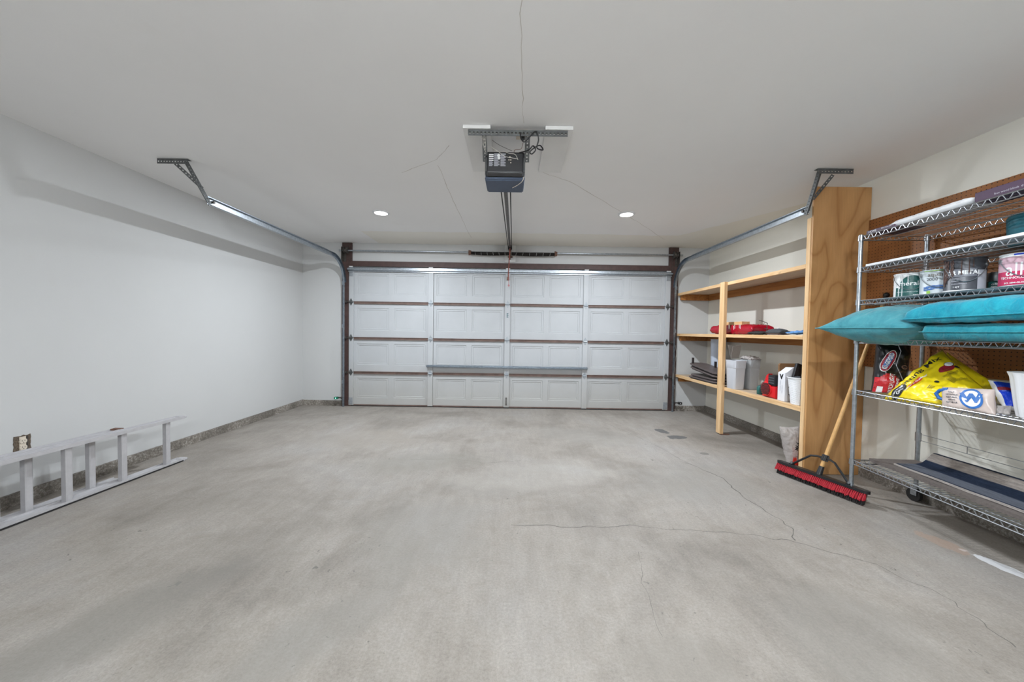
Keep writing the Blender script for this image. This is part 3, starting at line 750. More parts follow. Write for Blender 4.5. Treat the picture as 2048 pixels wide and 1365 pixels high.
for k in range(5):
    wire('tie_wire', [wp(962+k*2.5, 273, 2.33), wp(968+3*math.sin(k*2), 283+k*3, 2.37), wp(976-k*1.5, 292+k*4, 2.40)], .0013, 'wire_white', O)
b = BM(); bxp = at(1046, 262, z=ZC); box(b, bxp.x-.045, bxp.x+.045, bxp.y-.01, bxp.y+.09, ZC-.010, ZC-.001, .002); ob = solo('ceiling_outlet', b, 'outlet_cream', 'beige ceiling outlet box behind the opener angle bar', 'outlet')
b = BM(); cyl(b, (bxp.x, bxp.y+.03, ZC-.010), (bxp.x, bxp.y+.03, ZC-.04), .014, seg=12); obj('plug', b, 'black_plastic', ob)

# ------------------------------------------------------------------ ceiling lights
LL = ['left of the two round ceiling downlights near the garage door', 'right of the two round ceiling downlights near the garage door',
      'unseen downlight added behind the camera on the left for even light', 'unseen downlight added behind the camera on the right for even light']
for k, (lx, ly, p) in enumerate(LAMPS):
    L = thing('ceiling_light', LL[k], 'ceiling light', (lx, ly, ZC), 0, 'round ceiling downlights')
    b = BM(); lathe(b, [(.07, -.001), (.092, -.001), (.092, -.006), (.078, -.012), (.07, -.012)], (lx, ly, ZC), 36, caps=False); obj('trim_ring', b, 'white_plastic', L, smooth=True, auto=40)
    b = BM(); cyl(b, (lx, ly, ZC-.002), (lx, ly, ZC-.011), .070, seg=36); obj('diffuser', b, 'led', L)

L = thing('fill_light', 'unseen white globe added on the rear wall as fill light', 'fill light', (-.1, YR, 2.12))  # added behind the camera to brighten the ceiling and even the light
b = BM(); cyl(b, (-.1, YR, 2.12), (-.1, YR+.03, 2.12), .06, seg=28); tube(b, [(-.1, YR+.03, 2.12), (-.1, YR+.09, 2.12)], .015, 10); obj('mount', b, 'white_plastic', L)
b = BM(); bmesh.ops.create_uvsphere(b, u_segments=28, v_segments=18, radius=.085, matrix=Matrix.Translation((-.1, YR+.17, 2.12))); gl = obj('globe', b, 'globe', L, smooth=True)
# ------------------------------------------------------------------ sensors and low wiring
def sensor(x, sx, grn, label):
    S = thing('safety_sensor', label, 'door sensor', (x, YD-.07, .13), 0, 'garage door safety sensors')
    b = BM(); box(b, min(x, x+sx*.07), max(x, x+sx*.07), YD-.075, YD-.071, .125, .145); box(b, x-.006, x+.006, YD-.1, YD-.03, .12, .15, .001); obj('bracket', b, 'dull_steel', S)
    b = BM(); box(b, min(x+sx*.05, x+sx*.10), max(x+sx*.05, x+sx*.10), YD-.12, YD-.076, .118, .152, .004); ey = obj('sensor_eye', b, 'sensor_green' if grn else 'black_plastic', S, label='green sensor body' if grn else None)
    b = BM(); cyl(b, (x+sx*.075, YD-.119, .136), (x+sx*.075, YD-.122, .136), .006, seg=12); obj('indicator', b, 'led_green' if grn else 'ink_white', ey)
sensor(-2.575, -1, True, 'green safety sensor with lit indicator at foot of the left door track')
sensor(2.475, 1, False, 'black safety sensor bracket at foot of the right door track')
b = BM(); tube(b, [(2.485+.012*math.sin(z*9)+.006*math.sin(z*23), YD-.035, z) for z in [.14+i*.03 for i in range(30)]], .0022, 5); solo('sensor_wire', b, 'wire_white', 'thin white wire running down the brown jamb beside right door track', 'wire')

# ------------------------------------------------------------------ outlet in its rough hole, left wall
c = at(44, 889, x=XL); S = thing('wall_outlet', 'cream duplex outlet without cover in a ragged hole above the ladder', 'outlet', (XL, c.y, c.z))
bm = BM(); pts = []
for k in range(26):
    a = 2*PI*k/26; r = 1/max(abs(math.cos(a))/.042, abs(math.sin(a))/.058); r *= 1+.16*noise.noise(Vector((k*.9, 3, 1)))
    pts.append((XL+.0005, c.y+r*math.cos(a), c.z+r*math.sin(a)))
extr(bm, pts, (.002, 0, 0)); obj('wall_hole', bm, 'hole_dark', S)
bm = BM()
for dz in (-.021, .021):
    P = [(XL+.003, c.y+.0175*math.cos(t)*1.05, c.z+dz+max(-.0145, min(.0145, .0185*math.sin(t)))) for t in [2*PI*k/24 for k in range(24)]]; extr(bm, P, (.008, 0, 0))
box(bm, XL+.002, XL+.006, c.y-.016, c.y+.016, c.z-.05, c.z+.05); rc = obj('receptacle', bm, 'outlet_cream', S)
for dz in (-.021, .021):
    bm = BM()
    box(bm, XL+.0105, XL+.0116, c.y-.0075, c.y-.0055, c.z+dz-.001, c.z+dz+.008); box(bm, XL+.0105, XL+.0116, c.y+.0055, c.y+.0075, c.z+dz-.001, c.z+dz+.007); cyl(bm, (XL+.0105, c.y, c.z+dz-.008), (XL+.0116, c.y, c.z+dz-.008), .0024, seg=10)
    obj('slots', bm, 'black_matte', rc)
b = BM(); box(b, XL+.003, XL+.006, c.y+.020, c.y+.026, c.z-.045, c.z+.05); obj('box_edge', b, 'dull_steel', S)

# ------------------------------------------------------------------ extension ladder on its edge
LD = thing('extension_ladder', 'aluminium extension ladder lying on its edge beside the left wall', 'ladder', (-2.92, 2.4, 0))
th = math.atan(.03)
def lad(x, y, z):  # x measured from ladder line
    return Vector((-2.905+x+(y-3.0)*.03, y, z))
def lrail(xc, y0, y1, z, top):
    pr = [(-.035, -.012), (-.035, .012), (-.031, .012), (-.031, .003), (.031, .003), (.031, .012), (.035, .012), (.035, -.012), (.031, -.012), (.031, -.003), (-.031, -.003), (-.031, -.012)]
    bm = BM(); sweep(bm, pr, [(lad(xc, y, z), Vector((1, 0, 0)), Vector((0, 0, 1))) for y in (y0, y1)]); return bm
for nm, xc, ya, yb, rs in (('base', 0, .9, 3.15, (3.02, 2.685, 2.354, 2.02, 1.69, 1.36, 1.03)), ('fly', -.075, .7, 2.72, (2.546, 2.215, 1.885, 1.555, 1.225))):
    for z in (.013, .385): obj('side_rail', lrail(xc, ya, yb, z, z > .1), 'alu', LD)
    for y in rs:
        b = BM(); A0 = lad(xc, y, .016); 
        pr = [(-.015, -.019), (.015, -.019), (.019, -.012), (.019, .012), (.015, .019), (-.015, .019), (-.019, .012), (-.019, -.012)]
        sweep(b, pr, [(A0, Vector((1, 0, 0)), Vector((0, 1, 0))), (lad(xc, y, .382), Vector((1, 0, 0)), Vector((0, 1, 0)))]); obj('rung', b, 'alu', LD)
b = BM(); sweep(b, [(.0355, -.012), (.0385, -.012), (.0385, -.002), (.0355, -.002)], [(lad(0, y, .013), Vector((1, 0, 0)), Vector((0, 0, 1))) for y in (.9, 3.13)]); obj('edge_strip', b, 'black_matte', LD, label='dark edge strip on the lower rail')  # thin dark strip along the outer foot of the lower rail
b = BM(); box(b, -.034, .034, -.03, .012, -.008, .008, .004, Matrix.Translation(lad(0, 3.16, .385))); obj('end_cap', b, 'alu', LD)
b = BM(); box(b, -.034, .034, -.03, .016, -.01, .01, .006, Matrix.Translation(lad(0, 3.16, .013))); obj('end_cap', b, 'alu', LD)
b = BM(); box(b, -.034, .034, -.02, .016, -.013, .013, .003, Matrix.Translation(lad(-.075, 2.72, .387))); obj('end_cap', b, 'red_pull' if False else 'rust', LD)

# ------------------------------------------------------------------ wooden shelving along the right wall
XS, XW = 2.50, XR-.002
SH = thing('wooden_shelving', 'three tier pine shelving with plywood end panel against the right wall', 'shelving', (XS, 3.05, 0))
b = BM(); box(b, XS+.005, XW-.003, 3.05, 3.067, .004, 2.432, .001); obj('end_panel', b, 'ply', SH)
b = BM(); box(b, XS, XS+.038, 3.068, 3.108, .002, 2.18, .002); obj('post', b, 'pine_z', SH)
b = BM(); box(b, XS-.036, XS+.001, 4.225, 4.315, .012, 1.80, .002); obj('post', b, 'pine_z', SH)
b = BM(); box(b, XS-.03, XS+.075, 4.22, 4.25, .001, .013, .001); obj('foot_block', b, 'rust', SH, label='worn wooden block under the post')
for zt, th_ in ((1.797, .036), (1.187, .036), (.566, .04)):
    b = BM(); box(b, XS+.038, XW, 3.068, YD-.034, zt-.016, zt-.001); s = obj('shelf', b, 'deck', SH)
    b = BM(); box(b, XS, XS+.038, 3.11, YD-.034, zt-th_, zt, .002); obj('front_rail', b, 'pine_y', s)
    b = BM(); box(b, XW-.038, XW, 3.07, YD-.034, zt-.105, zt-.017, .002); obj('wall_cleat', b, 'cleat', s)
    b = BM(); box(b, XS+.040, XW-.04, YD-.072, YD-.034, zt-.105, zt-.017, .002); obj('end_cleat', b, 'cleat', s)
# pegboard
b = BM(); box(b, XR-.022, XR-.004, 1.2, 3.047, .935, 2.155); solo('pegboard', b, 'peg', 'brown pegboard fixed to the right wall behind the wire rack', 'pegboard')

# ------------------------------------------------------------------ chrome wire rack
F0 = Vector((2.49, 2.61, 0)); PH = -math.atan(.07); RM = Matrix.Translation(F0) @ Matrix.Rotation(PH, 4, 'Z')
def RK(w, s, z): return RM @ Vector((w, -s, z))
DW, LN = .44, 1.2
RA = thing('wire_rack', 'tall chrome wire shelving rack on casters along the right wall', 'shelving rack', F0, PH)
ZS = [1.873, 1.648, 1.413, 1.137, .766, .258]; RH = .028
for zi, z in enumerate(ZS):
    bm = BM(); zt = z+RH; rw = .0034
    C4 = [(0, 0), (0, LN), (DW, LN), (DW, 0)]
    for zz in (z, zt):
        for (a, c) in zip(C4, C4[1:]+C4[:1]): cyl(bm, RK(*a, zz), RK(*c, zz), rw, seg=6)
    def zig(p, q, n):
        pts = []
        for k in range(n*4+1):
            f = k/(n*4); ph = k % 4; h = (0, 1, 1, 0)[ph] if True else 0
            pts.append(RK(p[0]+(q[0]-p[0])*f, p[1]+(q[1]-p[1])*f, z+.002+h*(RH-.004)))
        tube(bm, pts, .0024, 5)
    zig((0, 0), (0, LN), 22); zig((DW, 0), (DW, LN), 22); zig((0, 0), (DW, 0), 8); zig((0, LN), (DW, LN), 8)
    for k in range(1, 47): s = LN*k/47; cyl(bm, RK(0, s, zt+.001), RK(DW, s, zt+.001), .0017, seg=5, caps=False)
    for w in (.11, .22, .33): cyl(bm, RK(w, 0, z+.004), RK(w, LN, z+.004), .003, seg=6)
    obj('wire_shelf', bm, 'chrome', RA, smooth=True, auto=50)
for (w, s) in ((0, 0), (DW, 0), (0, LN), (DW, LN)):
    bm = BM(); p = RK(w, s, 0); cyl(bm, (p.x, p.y, .118), (p.x, p.y, 1.912), .0127, seg=18)
    for k in range(70): cyl(bm, (p.x, p.y, .15+k*.0254), (p.x, p.y, .1515+k*.0254), .01295, seg=18, caps=True)
    po = obj('post', bm, 'galv', RA, smooth=True, auto=50)
    for z in ZS:
        bm = BM(); cyl(bm, (p.x, p.y, z-.004), (p.x, p.y, z+RH+.006), .0185, .0165, seg=18); obj('collar', bm, 'chrome', po, smooth=True, auto=50)
    bm = BM(); cyl(bm, (p.x, p.y, .100), (p.x, p.y, .119), .015, seg=14); box(bm, p.x-.018, p.x+.018, p.y-.022, p.y+.022, .097, .101, .001)
    for q in (-.016, .014): box(bm, p.x+q, p.x+q+.002, p.y-.018, p.y+.022, .045, .098)
    ca = obj('caster', bm, 'galv', RA)
    bm = BM(); cyl(bm, (p.x-.011, p.y+.008, .046), (p.x+.011, p.y+.008, .046), .0455, seg=28); obj('wheel', bm, 'rubber', ca, smooth=True, auto=40)
for z in (1.648, .766, .258):            # back ledges
    bm = BM()
    h1, h2 = (.075, .10) if z > .3 else (.19, .235)
    for h in (h1, h2): cyl(bm, RK(DW-.003, .01, z+h), RK(DW-.003, LN-.01, z+h), .0022, seg=5)
    for s in (.3, .6, .9): cyl(bm, RK(DW-.003, s, z+h1-.002), RK(DW-.003, s, z+h2+.002), .0022, seg=5)
    for s in (0, LN): p = RK(DW, s, 0); cyl(bm, (p.x, p.y, z+h1-.008), (p.x, p.y, z+h2+.008), .0165, seg=14)
    obj('back_ledge', bm, 'chrome', RA)

def rbox(w0, w1, s0, s1, z0, z1, bev=.003):
    bm = BM(); box(bm, w0, w1, -s1, -s0, z0, z1, bev, RM); return bm
RX, RY = (RK(0, 1, 0)-RK(0, 0, 0)).normalized(), Vector((0, 0, 1))
# ---- top shelf
zt = ZS[0]+RH+.003
t = thing('flat_box', 'short plum box reading HOME at the left end of the top rack shelf', 'box', RK(.05, .14, zt))
obj('carton', rbox(.008, .2, .03, .235, zt, zt+.026), 'plum_box', t)
obj('lettering', lay(text_bm('HOME', .021), flat_fn(RK(.008, .078, zt+.013), RX, RY, .0012)), 'ink_white', t)
obj('lettering', lay(text_bm('Blind Collection', .011), flat_fn(RK(.008, .178, zt+.016), RX, RY, .0012)), 'ink_white', t)
bg = Bag(RK(.004, .20, zt+.022), RK(.004, .66, zt+.026), RK(.20, .66, zt+.026), RK(.2, .20, zt+.022), .022, .021, p=10, q=.5, wr=.004, wf=14, seed=3)
t = solo('wrapped_package', bg.bm(50, 14), 'white_plastic', 'long white wrapped package on the front edge of the top rack shelf', 'package', smooth=True)
for k, s in enumerate((.26, .38, .50, .60)):
    obj('print', lay(text_bm(('Vinyl', 'White 2 in', 'Blinds', 'www')[k], .011), flat_fn(RK(.0, s, zt+.026), RX, RY, .003)), 'grey_card', t)
t = thing('flat_box', 'long plum box with one line of white print on the top rack shelf', 'box', RK(.05, .9, zt))
obj('carton', rbox(.008, .14, .665, 1.19, zt, zt+.052), 'plum_box', t)
obj('lettering', lay(text_bm('faux wood blinds  64 in  -  room darkening', .014), flat_fn(RK(.008, .87, zt+.018), RX, RY, .0012)), 'grey_card', t)
# ---- second shelf
zt = ZS[1]+RH+.003
b = rbox(.012, .13, .03, 1.19, zt, zt+.018, .002); solo('white_board', b, 'white_plastic', 'long thin white board along the second shelf of the wire rack', 'board')
c = Vector((2.74, 1.90, zt)); b = BM(); lathe(b, [(.092, 0), (.098, .01), (.104, .09), (.106, .15), (.101, .16), (.098, .15), (.09, .02)], c, 36)
solo('teal_tub', b, 'teal', 'dark teal round tub on the second shelf of the wire rack', 'tub', smooth=True, auto=40)
# ---- cans on the third shelf
zt = ZS[2]+RH+.003
def can(name, label, cat, c, R, h, body, metal='tin_metal', handle=True):
    c = Vector((c[0], c[1], zt)); t = thing(name, label, cat, c, 0, 'paint cans on the third rack shelf')
    b = BM(); lathe(b, [(R-.003, 0), (R+.001, .001), (R+.001, .006), (R-.001, .009), (R-.001, h-.010), (R+.0015, h-.007), (R+.0015, h-.001), (R-.006, h), (R-.012, h-.006)], c, 44); obj('body', b, body, t, smooth=True, auto=35)
    b = BM(); lathe(b, [(R-.013, h-.007), (R-.013, h+.001), (R-.03, h-.003)], c, 36); obj('lid', b, metal, t, smooth=True, auto=35)
    a0 = math.atan2(-c.y, -c.x)
    if handle:
        b = BM(); r = R+.004; e1, e2 = a0-1.15, a0+1.25; pts = []
        for k in range(25):
            f = k/24; a = e1+(e2-e1)*f; pts.append(c+Vector((r*math.cos(a), r*math.sin(a), h*.80-.62*h*math.sin(PI*f)*.8)))
        tube(b, pts, .0018, 5); hd = obj('wire_handle', b, 'galv', t)
        for e in (e1, e2):
            b = BM(); q = Vector((math.cos(e), math.sin(e), 0)); cyl(b, c+q*(R-.002)+Vector((0, 0, h*.8)), c+q*(R+.004)+Vector((0, 0, h*.8)), .012, seg=18)
            obj('ear', b, metal, hd)
    return t, c, a0
def cpatch(t, c, R, a0, x0, x1, z0, z1, mat, eps=.0008, name='label', shape=None):
    g = shape or grid_shape(14, 6, None, x0, x1, z0, z1); lay(g, cyl_fn(c, R, a0, eps)); return obj(name, g, mat, t, smooth=False)
def ctext(t, c, R, a0, s, size, x, z, mat, bold=0, rot=0, sx=1):
    g = text_bm(s, size, bold); f = cyl_fn(c, R, a0, .0018)
    for v in g.verts: v.co.x *= sx
    return obj('lettering', lay(g, rot_fn(f, rot, x, z)), mat, t)
t, c, a0 = can('paint_can', 'dark green and white paint can reading emerald with white drips', 'paint can', (2.645, 2.42), .075, .163, 'ink_white')
cpatch(t, c, .075, a0, -.075, .085, .006, .068, 'can_green')
cpatch(t, c, .075, a0, 0, 0, 0, 0, 'can_green', shape=disc_shape(.062, .075, .012, .070, 30, 5), eps=.0009)
ctext(t, c, .075, a0, 'emerald', .040, -.004, .092, 'ink_white', .0004)
ctext(t, c, .075, a0, 'INTERIOR ACRYLIC LATEX', .0085, -.012, .038, 'ink_white'); ctext(t, c, .075, a0, 'satin', .016, .03, .018, 'ink_white', .0004)
b = BM()
for x, z1, z2 in ((-.073, .155, .004), (-.052, .120, .004), (-.047, .15, .06), (-.034, .158, .004), (-.008, .16, .09)):
    f = cyl_fn(c, .075, a0, .002); tube(b, [f(x, z1-(z1-z2)*k/6) for k in range(7)], .0022, 5)
obj('paint_drip', b, 'ink_white', t)
t, c, a0 = can('paint_can', 'pale paint can with blue wave lines reading spar', 'paint can', (2.653, 2.27), .075, .162, 'can_pale')
cpatch(t, c, .075, a0, -.06, .1, .150, .158, 'can_lime'); ctext(t, c, .075, a0, 'aquaspar', .030, .012, .128, 'taupe', .0002); ctext(t, c, .075, a0, '2000', .024, -.022, .100, 'dark_tin', .0002)
for q in range(4):
    g = BM(); f = cyl_fn(c, .075, a0, .0012+.0002*q); n = 30; prev = None
    for k in range(n+1):
        x = -.06+.16*k/n; z = .050+.010*math.sin(x*62+q*1.3)+x*.12*(1 if q % 2 else .3); w = .0018+.0022*abs(math.sin(x*40+q))
        cur = (g.verts.new(f(x, z+w)), g.verts.new(f(x, z-w)))
        if prev: g.faces.new((prev[0], cur[0], cur[1], prev[1]))
        prev = cur
    obj('wave_print', g, 'can_wave', t)
cpatch(t, c, .075, a0, -.045, -.028, .008, .03, 'can_lime')
t, c, a0 = can('paint_can', 'large grey paint can reading METAL with brown paint drips', 'paint can', (2.62, 2.108), .0805, .198, 'dark_tin')
cpatch(t, c, .0805, a0, -.12, .045, .090, .135, 'tin_mid'); cpatch(t, c, .0805, a0, -.12, .045, .006, .016, 'ink_white')
cpatch(t, c, .0805, a0, .048, .098, .004, .125, 'grey_card'); ctext(t, c, .0805, a0, 'FOR METAL', .031, -.012, .112, 'ink_white', .0012, sx=.9)
for k, (w_, z_) in enumerate(((.05, .082), (.038, .075), (.03, .066), (.06, .05))):
    cpatch(t, c, .0805, a0, -.05, -.05+w_, z_-.0012, z_+.0012, 'grey_card', .0012)
ctext(t, c, .0805, a0, '1 QT', .012, -.03, .032, 'ink_white', .0004)
b = BM(); rr = random.Random(4)
for k in range(16):
    x = -.095+.055*rr.random(); z1 = .19-.02*rr.random(); z2 = .01+.14*rr.random(); f = cyl_fn(c, .0805, a0, .002); tube(b, [f(x+.003*math.sin(q*2+k), z1-(z1-z2)*q/8) for q in range(9)], .0016+.0014*rr.random(), 5)
for x, z2 in ((-.012, .10), (.015, .11), (.03, .14)):
    f = cyl_fn(c, .0805, a0, .002); tube(b, [f(x, .185-(.185-z2)*q/5) for q in range(6)], .0022, 5)
obj('paint_drip', b, 'drip_brown', t)
c = Vector((2.757, 2.07, zt)); R = .036; t = thing('glass_jar', 'small jar with silver lid and green label behind the METAL can', 'jar', c); a0 = math.atan2(-c.y, -c.x)
b = BM(); lathe(b, [(.033, 0), (R, .003), (R, .062), (.033, .068)], c, 30); obj('body', b, 'can_green', t, smooth=True, auto=35)
b = BM(); lathe(b, [(.037, .066), (.038, .068), (.038, .115), (.036, .118)], c, 30); obj('lid', b, 'tin_metal', t, smooth=True, auto=35)
cpatch(t, c, R, a0, -.035, .03, .004, .026, 'can_lime'); ctext(t, c, R, a0, 'CHALK', .011, 0, .047, 'ink_white', .0004); ctext(t, c, R, a0, 'POWDER', .009, 0, .034, 'ink_white', .0003)
t, c, a0 = can('paint_can', 'magenta and white paint can in clear wrap at right end of the third rack shelf', 'paint can', (2.63, 1.862), .086, .178, 'ink_white')
cpatch(t, c, .086, a0, -.13, .028, .016, .085, 'can_pink'); cpatch(t, c, .086, a0, -.13, .028, .085, .160, 'can_rose')
ctext(t, c, .086, a0, 'all', .095, -.038, .092, 'ink_white', 0, sx=.75); ctext(t, c, .086, a0, 'TECHNOLOGY', .016, -.035, .052, 'ink_white', .0003); ctext(t, c, .086, a0, 'INT. SEMI-GLOSS', .010, -.035, .026, 'ink_white', .0003)
cpatch(t, c, .086, a0, -.04, .12, .166, .173, 'blue_bag', .002, name='tape')
cpatch(t, c, .086, a0, .045, .075, .018, .036, 'dark_tin', .001); cpatch(t, c, .086, a0, .047, .073, .020, .034, 'ink_white', .0016)

# ---- pillows and seat cushions on the fourth shelf
def cushion(name, P, t0, t1, mat, label, seed, p=3.0, q=.55, wr=.008, wf=7, pip=True, n=(56, 40)):
    g = Bag(*P, t0, t1, p, q, wr, wf, seed); T = thing(name, label, 'cushion', (sum((Vector(a) for a in P), Vector())/4), 0, 'teal cushions on the fourth rack shelf')
    obj('cover', g.bm(*n), mat, T, smooth=True)
    if pip:
        pts = [g.pt(a, -1, 1) for a in [i/20-1 for i in range(0, 41)]]+[g.pt(1, a, 1) for a in [i/20-1 for i in range(1, 41)]]+[g.pt(-a, 1, 1) for a in [i/20-1 for i in range(1, 41)]]+[g.pt(-1, -a, 1) for a in [i/20-1 for i in range(1, 40)]]
        b = BM(); tube(b, pts, .0042, 6, True); obj('piping', b, mat, T, smooth=True)
    return T
cushion('throw_pillow', [at(1631, 657, y=2.70), at(1812, 656, y=2.15), Vector((2.86, 2.14, 1.275)), Vector((2.80, 2.56, 1.285))], .135, .125, 'cush_dull', 'faded teal pillow with its corner poking out past the rack post', 2, p=2.4, q=.62, wr=.009, wf=6)
cushion('seat_cushion', [Vector((2.385, 2.12, 1.216)), Vector((2.33, 1.42, 1.216)), Vector((2.86, 1.42, 1.216)), Vector((2.88, 2.10, 1.216))], .044, .046, 'cush_dark', 'deep turquoise seat cushion, the lower of the two stacked beside the pillow', 11, p=14, q=.16, wr=.006)
cushion('seat_cushion', [Vector((2.36, 2.20, 1.292)), Vector((2.29, 1.42, 1.305)), Vector((2.86, 1.42, 1.335)), Vector((2.88, 2.14, 1.335))], .088, .034, 'cush_bright', 'bright turquoise seat cushion lying on top of the lower seat cushion', 21, p=7, q=.30, wr=.010, wf=5)

# ---- bags on the fifth shelf
zt = ZS[4]+RH+.003
def bagthing(name, label, cat, P, t0, t1, mat, seed, p=3, q=.5, wr=.010, wf=8, group=None, n=(44, 40)):
    g = Bag(*P, t0, t1, p, q, wr, wf, seed); t = thing(name, label, cat, sum((Vector(a) for a in P), Vector())/4, 0, group); obj('sack', g.bm(*n), mat, t, smooth=True); return t, g
GB = 'bags on the fifth rack shelf'
# charcoal
t, g = bagthing('charcoal_bag', 'black and red charcoal bag standing at the left end of the rack', 'bag', [at(1741, 787, x=2.56), at(1812, 800, x=2.74), at(1822, 680, x=2.80), at(1752, 684, x=2.62)], .055, .04, 'charcoal_black', 31, p=4, group=GB)
W, H = g.w, g.h; f = g.fn(.0022)
obj('label', lay(grid_shape(14, 14, lambda x, y: ((x+.16*W)/(.34*W))**2+((y+.34*H)/(.23*H))**2 < 1 or (y < -.2*H and x < -.1*W), -.49*W, .25*W, -.48*H, -.08*H), f), 'bag_red', t)
for a_, b_, e_, m_ in ((.17, .21, .0022, 'ink_white'), (.155, .195, .003, 'ink_crimson'), (.09, .165, .0036, 'ink_blue')):
    obj('label', lay(disc_shape(a_*W, b_*H, 0, 0, 30, 4), rot_fn(g.fn(e_), -.32, -.22*W, .12*H)), m_, t)
tx = text_bm('KINGSFORD', .036, .0014); L_ = max(v.co.x for v in tx.verts)
for v in tx.verts: v.co.x *= .155*H/L_
obj('lettering', lay(tx, rot_fn(g.fn(.0046), PI/2-.32, -.22*W, .12*H)), 'ink_white', t)
for sx_, oy_, th_, nm_ in ((.21, -.08, .036, 'MATCH LIGHT'), (.13, .08, .018, 'INSTANT')):
    tx = text_bm(nm_, th_, .0010); L_ = max(v.co.x for v in tx.verts)
    for v in tx.verts: v.co.x *= sx_*.9*H/L_
    obj('lettering', lay(tx, rot_fn(g.fn(.0040), PI/2, oy_*W, -.29*H)), 'ink_white', t)
obj('label', lay(grid_shape(3, 3, None, -.42*W, -.28*W, -.47*H, -.36*H), g.fn(.0044)), 'ink_white', t)
b = BM(); tube(b, [g.pt(a, bb, 1, .003) for a, bb in ((.1, .85), (.2, .6), (.1, .35), (.0, .1), (.2, -.15), (.5, -.45), (.7, -.6))], .0022, 5); obj('print', b, 'grey_card', t)
obj('print', lay(disc_shape(.10*W, .035*H, .24*W, .02*H, 18, 2, .6), g.fn(.003)), 'rust', t)
for k in range(4): obj('lettering', lay(text_bm(('READY', 'IN 10', 'MINUTES', 'NET WT 11 LB')[k], .014), lambda x, y, k=k: g.fn(.003)(x+.30*W, y+(.16-.075*k)*H)), 'rust', t)
# potting mix, rear bag then front bag
t, g = bagthing('potting_mix_bag', 'yellow potting mix bag slumped behind, sloping down to the right', 'bag', [at(1890, 812, x=2.80), at(1992, 822, x=2.84), at(2000, 772, x=2.86), at(1893, 704, x=2.88)], .055, .03, 'bag_yellow', 41, group=GB)
obj('print', lay(disc_shape(.075, .012, .03, .06, 24, 3), rot_fn(g.fn(.003), -.45, 0, 0)), 'ink_red', t)
b = BM()
for k in range(13): lay_ = [g.pt(.05+k*.045, -.35, 1, .003), g.pt(.05+k*.045, .05, 1, .003)]; tube(b, lay_, .0012, 4)
obj('print', b, 'ink_olive', t)
t, g = bagthing('potting_mix_bag', 'large yellow potting mix bag leaning corner down across the rack shelf', 'bag', [at(1887, 817, x=2.52), at(1985, 790, x=2.70), at(1884, 699, x=2.78), at(1764, 799, x=2.55)], .055, .04, 'bag_yellow', 46, p=3.2, wr=.014, wf=7, group=GB)
f = g.fn(.003); fo = g.fn(.0045); W, H = g.w, g.h
# local x runs along the printed lines, local y towards the printed top edge
sxn = 1
obj('label', lay(disc_shape(.048, .038, -W*.36, H*.28, 26, 4), f), 'ink_black', t); obj('lettering', lay(text_bm('Miracle', .026, .0008), lambda x, y: fo(x-W*.36, y+H*.28+.010)), 'ink_white', t); obj('lettering', lay(text_bm('Gro', .026, .0008), lambda x, y: fo(x-W*.36, y+H*.28-.014)), 'ink_white', t)
obj('lettering', lay(text_bm('Potting Mix', .046, .0004), lambda x, y: fo(x*1.15+W*.03, y+H*.32)), 'ink_black', t)
obj('label', lay(grid_shape(10, 3, None, -W*.24, -W*.02, H*.13, H*.20), f), 'ink_red', t); obj('lettering', lay(text_bm('Indoor & Outdoor', .018, .0006), lambda x, y: fo(x-W*.13, y+H*.165)), 'ink_white', t)
obj('label', lay(disc_shape(.040, .028, W*.33, H*.08, 20, 4), f), 'ink_crimson', t)
obj('label', lay(disc_shape(.022, .022, W*.41, H*.14, 20, 3), f), 'ink_black', t); obj('label', lay(disc_shape(.019, .019, W*.41, H*.14, 20, 3), g.fn(.004)), 'ink_white', t)
for (x0, y0, r) in ((-.02, -.02, 0), (.12, .02, 0)):
    bb = BM()
    for k in range(4):
        tube(bb, [f(x0+W*.02*q-.03, y0-.012*k) for q in range(5)], .0013, 4)
    obj('print', bb, 'ink_olive', t)
    obj('print', lay(disc_shape(.010, .012, x0+.035, y0+.004, 12, 2), f), 'ink_black', t)
bb = BM()
for k in range(16): tube(bb, [f(W*(.18+.016*k), H*(-.02+.0*k)), f(W*(.18+.016*k), H*(-.22))], .0010, 4)
obj('print', bb, 'ink_olive', t)
# salt bag
t, g = bagthing('salt_bag', 'beige salt bag with a large blue W ring lying on the shelf edge', 'bag', [at(1883, 818, x=2.475), at(1992, 832, x=2.475), at(1990, 779, x=2.53), at(1884, 774, x=2.53)], .028, .04, 'salt_bag', 52, p=4, wr=.006, group=GB)
obj('label', lay(disc_shape(g.w*.205, g.h*.38, g.w*.17, 0, 40, 4), g.fn(.002)), 'ink_white', t)
obj('label', lay(disc_shape(g.w*.215, g.h*.41, g.w*.17, 0, 44, 3, .80), g.fn(.003)), 'ink_blue', t)
tx = text_bm('W', g.h*.44, .0042)
for v in tx.verts: v.co.x *= 1.3
obj('lettering', lay(tx, lambda x, y: g.fn(.004)(x+g.w*.17, y)), 'ink_blue', t)
for k, s_ in enumerate(('SALT', 'CRYSTALS', 'NATURAL', 'SOLAR', 'NET 40 LB')): obj('lettering', lay(text_bm(s_, g.h*.085, .0004), lambda x, y, k=k: g.fn(.003)(x-g.w*.20, y+g.h*(.2-.11*k))), 'dark_tin', t)
b = BM(); tube(b, [at(u, v, x=2.50) for u, v in ((1896, 779), (1880, 781), (1872, 788), (1878, 797), (1888, 800))], .009, 8); obj('handle_strap', b, 'ink_blue', t, smooth=True)
